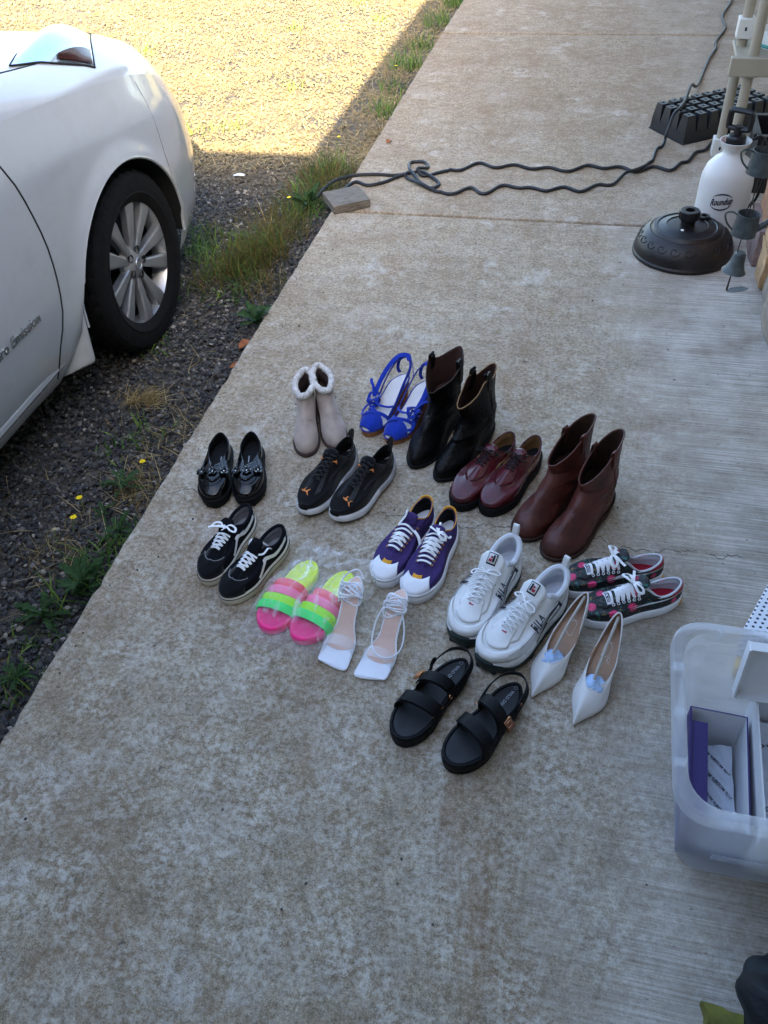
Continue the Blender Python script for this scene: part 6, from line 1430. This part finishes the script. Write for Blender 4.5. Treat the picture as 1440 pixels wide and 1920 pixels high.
# ---- wind chime of galvanised watering cans
M_galv = mat('galvanised', '555a5b', .55, .5, var=.35, scale=60, bump=.3, bscale=200); M_wire = mat('rusty_wire', '3a312c', .7, .4, var=.3)
ch = thing('wind_chime', 'hanging chime of two small galvanised watering cans and a bell', 'wind chime', (.352, 2.0, 0))
mb = MB(); mb.add(*tube([(.012*math.sin(z*9)*.3, 0, z) for z in np.linspace(.525, 2.41, 40)], .0013, 5)); mb.build('chain', M_wire, ch)
for z0, rot in ((.815, .25), (.672, .10)):
    mb = MB(); v, f = lathe([(.0001, .001), (.029, 0), (.0285, .004), (.025, .046), (.0262, .050), (.0248, .0505), (.0235, .046), (.027, .004), (.0001, .003)], 28); mb.add(v, f); can = mb.build('watering_can', M_galv, ch, smooth=30); can.location = (0, 0, z0); can.rotation_euler = (0, .05, rot)
    mb = MB(); P = crv([(.022, 0, .012), (.040, 0, .026), (.058, 0, .044), (.068, 0, .052)], 5); mb.add(*tube(P, list(np.linspace(.0085, .0055, len(P))), 10)); mb.build('spout', M_galv, can)
    v, f = lathe([(.0055, 0), (.012, .012), (.0001, .0125)], 14); mb = MB(); mb.add(v, f, 0, Matrix.Translation((.066, 0, .050)) @ Matrix.Rotation(.9, 4, 'Y')); mb.build('rose_head', M_galv, can)
    mb = MB(); mb.add(*tube(crv([(-.024, 0, .046), (-.040, 0, .052), (-.052, 0, .046), (-.044, 0, .026), (-.028, 0, .010)], 6), .0022, 6)); mb.build('side_handle', M_galv, can)
    mb = MB(); mb.add(*tube([(0, .024*math.cos(a), .048+.030*math.sin(a)) for a in np.linspace(0, pi, 16)], .0012, 5)); mb.build('bail_handle', M_wire, can)
mb = MB(); v, f = lathe([(.0001, .050), (.010, .050), (.014, .045), (.017, .024), (.023, .008), (.029, .0), (.0275, 0), (.021, .009), (.015, .025), (.0001, .044)], 28); mb.add(v, f); bl = mb.build('bell', M_galv, ch, smooth=30); bl.location = (0, 0, .578); bl.rotation_euler = (.0, .12, 0)
mb = MB(); mb.add(*tube([(0, 0, .60), (-.004, 0, .56), (-.006, 0, .527)], .0016, 5)); mb.build('clapper', M_wire, ch)
mb = MB(); mb.add([(-.006, -.004, .526), (.006, -.012, .528), (.034, -.010, .533), (.044, .0, .535), (.030, .011, .533), (.004, .010, .528)], [(0, 1, 2, 3, 4, 5)]); mb.build('wind_paddle', M_galv, ch, solid=(.0015, 0), smooth=0)
# ---- translucent storage bin
t = newmat('milky_bin'); b = t.b; b.inputs['Base Color'].default_value = (*srgb('eef3fb'), 1); b.inputs['Roughness'].default_value = .3
tl = t.new('ShaderNodeBsdfTranslucent'); tl.inputs[0].default_value = (*srgb('f4f8ff'), 1); tr = t.new('ShaderNodeBsdfTransparent'); tr.inputs[0].default_value = (.985, .99, 1, 1)
m1 = t.new('ShaderNodeMixShader'); m1.inputs[0].default_value = .55; t.link(b.outputs[0], m1.inputs[1]); t.link(tl.outputs[0], m1.inputs[2]); m2 = t.new('ShaderNodeMixShader'); lw = t.new('ShaderNodeLayerWeight'); lw.inputs[0].default_value = .4
t.link(t.math('MULTIPLY_ADD', lw.outputs['Facing'], .30, .25), m2.inputs[0]); t.link(tr.outputs[0], m2.inputs[1]); t.link(m1.outputs[0], m2.inputs[2]); t.link(m2.outputs[0], t.n['Material Output'].inputs[0]); M_bin = MATS['milky_bin']
def rrect(x0, x1, y0, y1, r, z, n=7):
    out = []
    for cx_, cy_, a0 in ((x1-r, y1-r, 0), (x0+r, y1-r, pi/2), (x0+r, y0+r, pi), (x1-r, y0+r, 1.5*pi)):
        for k in range(n+1): a = a0+pi/2*k/n; out.append((cx_+r*math.cos(a), cy_+r*math.sin(a), z))
    return out
bx0, bx1, by0, by1 = .248, .84, .712, 1.118
bn = thing('storage_bin', 'translucent plastic storage bin holding open shoe boxes', 'bin', (bx0, by0, 0))
def rin(i, z, r): return [(p[0]-bx0, p[1]-by0, p[2]) for p in rrect(bx0+i, bx1-i, by0+i, by1-i, r, z)]
R_ = [rin(.066, .003, .03), rin(.054, .006, .04), rin(.046, .03, .045), rin(.034, .16, .05), rin(.024, .262, .055), rin(.022, .268, .056)]; n = len(R_[0])
mb = MB(); mb.add([p for r in R_ for p in r], gridfaces(len(R_), n, True)+[tuple(range(n-1, -1, -1))]); mb.build('tub_wall', M_bin, bn, smooth=40)
R_ = [rin(.023, .268, .056), rin(.021, .296, .057), rin(.016, .302, .058), rin(.002, .302, .06), rin(-.001, .298, .06), rin(-.002, .276, .06)]
mb = MB(); mb.add([p for r in R_ for p in r], gridfaces(len(R_), n, True)); mb.build('rim', M_bin, bn, smooth=40)
for k in range(5):
    for yy in (.010, by1-by0-.010): mb = MB(); mb.box((.09+.105*k, yy, .289), (.004, .020, .022)); mb.build('rim_rib', M_bin, bn)
for k in range(3): mb = MB(); mb.box((.010, .10+.10*k, .289), (.020, .004, .022)); mb.build('rim_rib', M_bin, bn)
mb = MB(); mb.box((.17, .0375, .10), (.15, .004, .016)); mb.build('embossed_strip', M_bin, bn, bevel=.002)
# boxes in the bin
M_purp = mat('purple_card', '352a66', .55, var=.12, scale=12); M_card = mat('white_card', 'd2d3d6', .75, var=.05, scale=10); M_tis = mat('white_tissue', 'cdd3dd', .8, var=.08, scale=30, bump=.5, bscale=60, bdist=.005); M_prt = mat('grey_ink', '4a4f5c', .7, var=0)
def openbox(name, label, cat, x0, x1, y0, y1, z0, z1, m_out, m_in, rz=0, th=.003, group=None):
    c = thing(name, label, cat, ((x0+x1)/2, (y0+y1)/2, z0), rz, group); w_, d_, h_ = x1-x0, y1-y0, z1-z0
    for nm, cc, dd in (('box_bottom', (0, 0, th/2), (w_, d_, th)), ('box_side', (-w_/2+th/2, 0, h_/2+th), (th, d_-.0002, h_-th*2)), ('box_side', (w_/2-th/2, 0, h_/2+th), (th, d_-.0002, h_-th*2)), ('box_end', (0, -d_/2+th/2, h_/2+th), (w_-th*2.1, th, h_-th*2)), ('box_end', (0, d_/2-th/2, h_/2+th), (w_-th*2.1, th, h_-th*2))):
        mb = MB(); mb.box(cc, dd)
        if m_in is not m_out:
            ins = {'box_bottom': 1, }.get(nm); mb.fm = [0]*6
            if nm == 'box_bottom': mb.fm[1] = 1
            elif cc[0] < -.01: mb.fm[5] = 1
            elif cc[0] > .01: mb.fm[4] = 1
            elif cc[1] < 0: mb.fm[3] = 1
            else: mb.fm[2] = 1
        mb.build(nm, [m_out, m_in], c, smooth=0)
    return c
pb = openbox('shoe_box', 'open purple shoe box with white inside, left in the bin', 'shoe box', .304, .412, .790, 1.036, .009, .135, M_purp, M_card, -.05)
mb = MB(); mb.box((-.036, -.01, .085), (.034, .21, .07)); mb.build('folded_flap', M_purp, pb, bevel=.001)
wb = openbox('shoe_box', 'open white shoe box of tissue at the right in the bin', 'shoe box', .422, .625, .775, 1.07, .009, .175, M_card, M_card, -.03)
lid = thing('box_lid', 'white shoe box lid standing at the back of the bin', 'box lid', (.50, 1.060, .187))
mb = MB(); mb.box((0, 0, .062), (.235, .003, .135)); mb.build('lid_panel', M_card, lid); mb = MB(); mb.box((0, -.012, -.0045), (.235, .022, .003)); mb.build('lid_edge', M_card, lid); mb = MB(); mb.box((0, -.012, .1305), (.235, .022, .003)); mb.build('lid_edge', M_card, lid)
mb = MB(); mb.box((-.119, -.010, .062), (.003, .026, .135)); mb.build('lid_edge', M_card, lid)
lid.rotation_euler = (-.10, 0, 0)
def tissue(x0, x1, y0, y1, z, amp, seed, label, texts, loc):
    rnd = random.Random(seed); p = [rnd.uniform(0, 6) for _ in range(6)]
    def hz(x, y): return z+amp*(math.sin(x*60+p[0]+2*math.sin(y*35+p[1]))*.4+math.sin(y*75+p[2]+2*math.sin(x*50+p[3]))*.35+abs(math.sin(x*110+y*70+p[4]))*.35)
    n, m = 30, 44; v = [(x0+(x1-x0)*i/n, y0+(y1-y0)*j/m, hz(x0+(x1-x0)*i/n, y0+(y1-y0)*j/m)) for j in range(m+1) for i in range(n+1)]
    o = thing('tissue_paper', label, 'tissue paper', loc); mb = MB(); mb.add(v, gridfaces(m+1, n+1)); sh = mb.build('tissue_sheet', M_tis, o, smooth=60)
    for s_, tx, ty, rot, size in texts:
        vv, ff = text_mesh(s_, size, 0, 0, .0001); c_, s2 = math.cos(rot), math.sin(rot); q = []
        for a in vv:
            a0 = -a[0]; X_ = tx+a0*c_-a[1]*s2; Y_ = ty+a0*s2+a[1]*c_; q.append((X_, Y_, hz(X_, Y_)+.0012))
        q = [(min(max(a[0], x0), x1), min(max(a[1], y0), y1), a[2]) for a in q]
        mb = MB(); mb.add(q, ff); mb.build('printed_lettering', M_prt, sh, smooth=0, solid=(.0003, 0))
tissue(-.018, .046, -.112, .100, .034, .008, 5, 'white tissue printed with lettering inside the purple shoe box', [('TOP MODA', .002+.024*(k % 2), .080-.0255*k, -.85, .0085) for k in range(8)], (.358, .913, .012))
tissue(-.095, .095, -.135, .135, .07, .018, 8, 'crumpled white tissue filling the white shoe box', [('TOP MODA', -.055+.04*(k % 3), .09-.045*k, .5, .0125) for k in range(5)], (.5235, .922, .012))
# ---- spotted box on a yellow card behind the bin
t = newmat('polka_card'); vec = t.coord('Object', (75, 75, 75)); X, Y, Z = t.sep(vec)
fx = t.math('SUBTRACT', t.math('FRACT', t.math('ADD', X, t.math('MULTIPLY', Z, .5))), .5); fy = t.math('SUBTRACT', t.math('FRACT', t.math('ADD', t.math('ADD', Y, Z), t.math('MULTIPLY', t.math('FLOOR', t.math('ADD', X, t.math('MULTIPLY', Z, .5))), .5))), .5)
dd = t.math('SQRT', t.math('ADD', t.math('MULTIPLY', fx, fx), t.math('MULTIPLY', fy, fy)))
t.link(t.mix(srgb('26304a'), srgb('dfe3ea'), t.math('GREATER_THAN', dd, .24)), t.b.inputs['Base Color']); t.b.inputs['Roughness'].default_value = .6
pk = thing('polka_dot_box', 'white box with navy polka dots behind the bin', 'box', (.562, 1.288, .036), D(-24))
mb = MB(); mb.box((0, 0, .045), (.22, .16, .088)); mb.build('box_body', MATS['polka_card'], pk, bevel=.003); mb = MB(); mb.box((0, 0, .096), (.226, .166, .012)); mb.build('box_top', MATS['polka_card'], pk, bevel=.003)
M_yel2 = mat('yellow_card', 'c9a24a', .65, var=.12, scale=12); mb = MB(); mb.box((0, 0, .018), (.26, .17, .034)); wrap('yellow_box', mb, M_yel2, 'yellow card box under the polka dot box', 'box', (.575, 1.275, .001), D(-16), bevel=.002)
# ---- dark bag at the lower right corner
t = newmat('navy_fabric'); vec = t.coord('Object'); n = t.noise(vec, 26, 3, .5, .6)
t.link(t.ramp(n, [(.45, srgb('05070b')), (.62, srgb('0a121a')), (.76, srgb('222c33'))]), t.b.inputs['Base Color']); t.b.inputs['Roughness'].default_value = .8; t.link(t.bump(t.noise(vec, 18, 4, .6, 1), .6, .01), t.b.inputs['Normal'])
bg_ = thing('fabric_bag', 'dark navy fabric bag slumped at the bottom right corner', 'bag', (.515, .50, 0))
bm = bmesh.new(); bmesh.ops.create_icosphere(bm, subdivisions=5, radius=1)
for q in bm.verts:
    p = q.co; r = 1+.03*abs(math.sin(p.x*9+p.z*7+2*math.sin(p.y*5)))+.07*math.sin(p.x*5+2*math.sin(p.z*3))+.06*math.sin(p.y*6+p.z*4)+.025*math.sin(p.x*14+p.y*11)
    zz_ = (p.z*.5+.5); q.co = Vector((p.x*.165*r*(1-.25*zz_)+.03*zz_, p.y*.15*r*(1-.3*zz_), max(0, zz_**.9*.22*r)))
me = bpy.data.meshes.new('bag_body'); bm.to_mesh(me); bm.free(); me.materials.append(MATS['navy_fabric']); link('bag_body', me, bg_, 60)
M_lime = mat('lime_fabric', '6a682a', .8, var=.3, scale=40, bump=.4); bm = bmesh.new(); bmesh.ops.create_cube(bm, size=1); bmesh.ops.subdivide_edges(bm, edges=bm.edges, cuts=4, use_grid_fill=True)
for q in bm.verts: p = q.co; q.co = Vector((p.x*.075+.006*math.sin(p.y*9), p.y*.085, (p.z+.5)*.032*(1-.5*(p.y*2)**4*.6)+.004*math.sin(p.x*11+p.y*7)*(p.z > 0)))
me = bpy.data.meshes.new('lime_pouch'); bm.to_mesh(me); bm.free(); me.materials.append(M_lime); o = tag(link('lime_pouch', me, None, 60), 'yellow green fabric pouch beside the dark bag', 'pouch'); o.location = (.372, .488, .001); o.rotation_euler.z = -.15
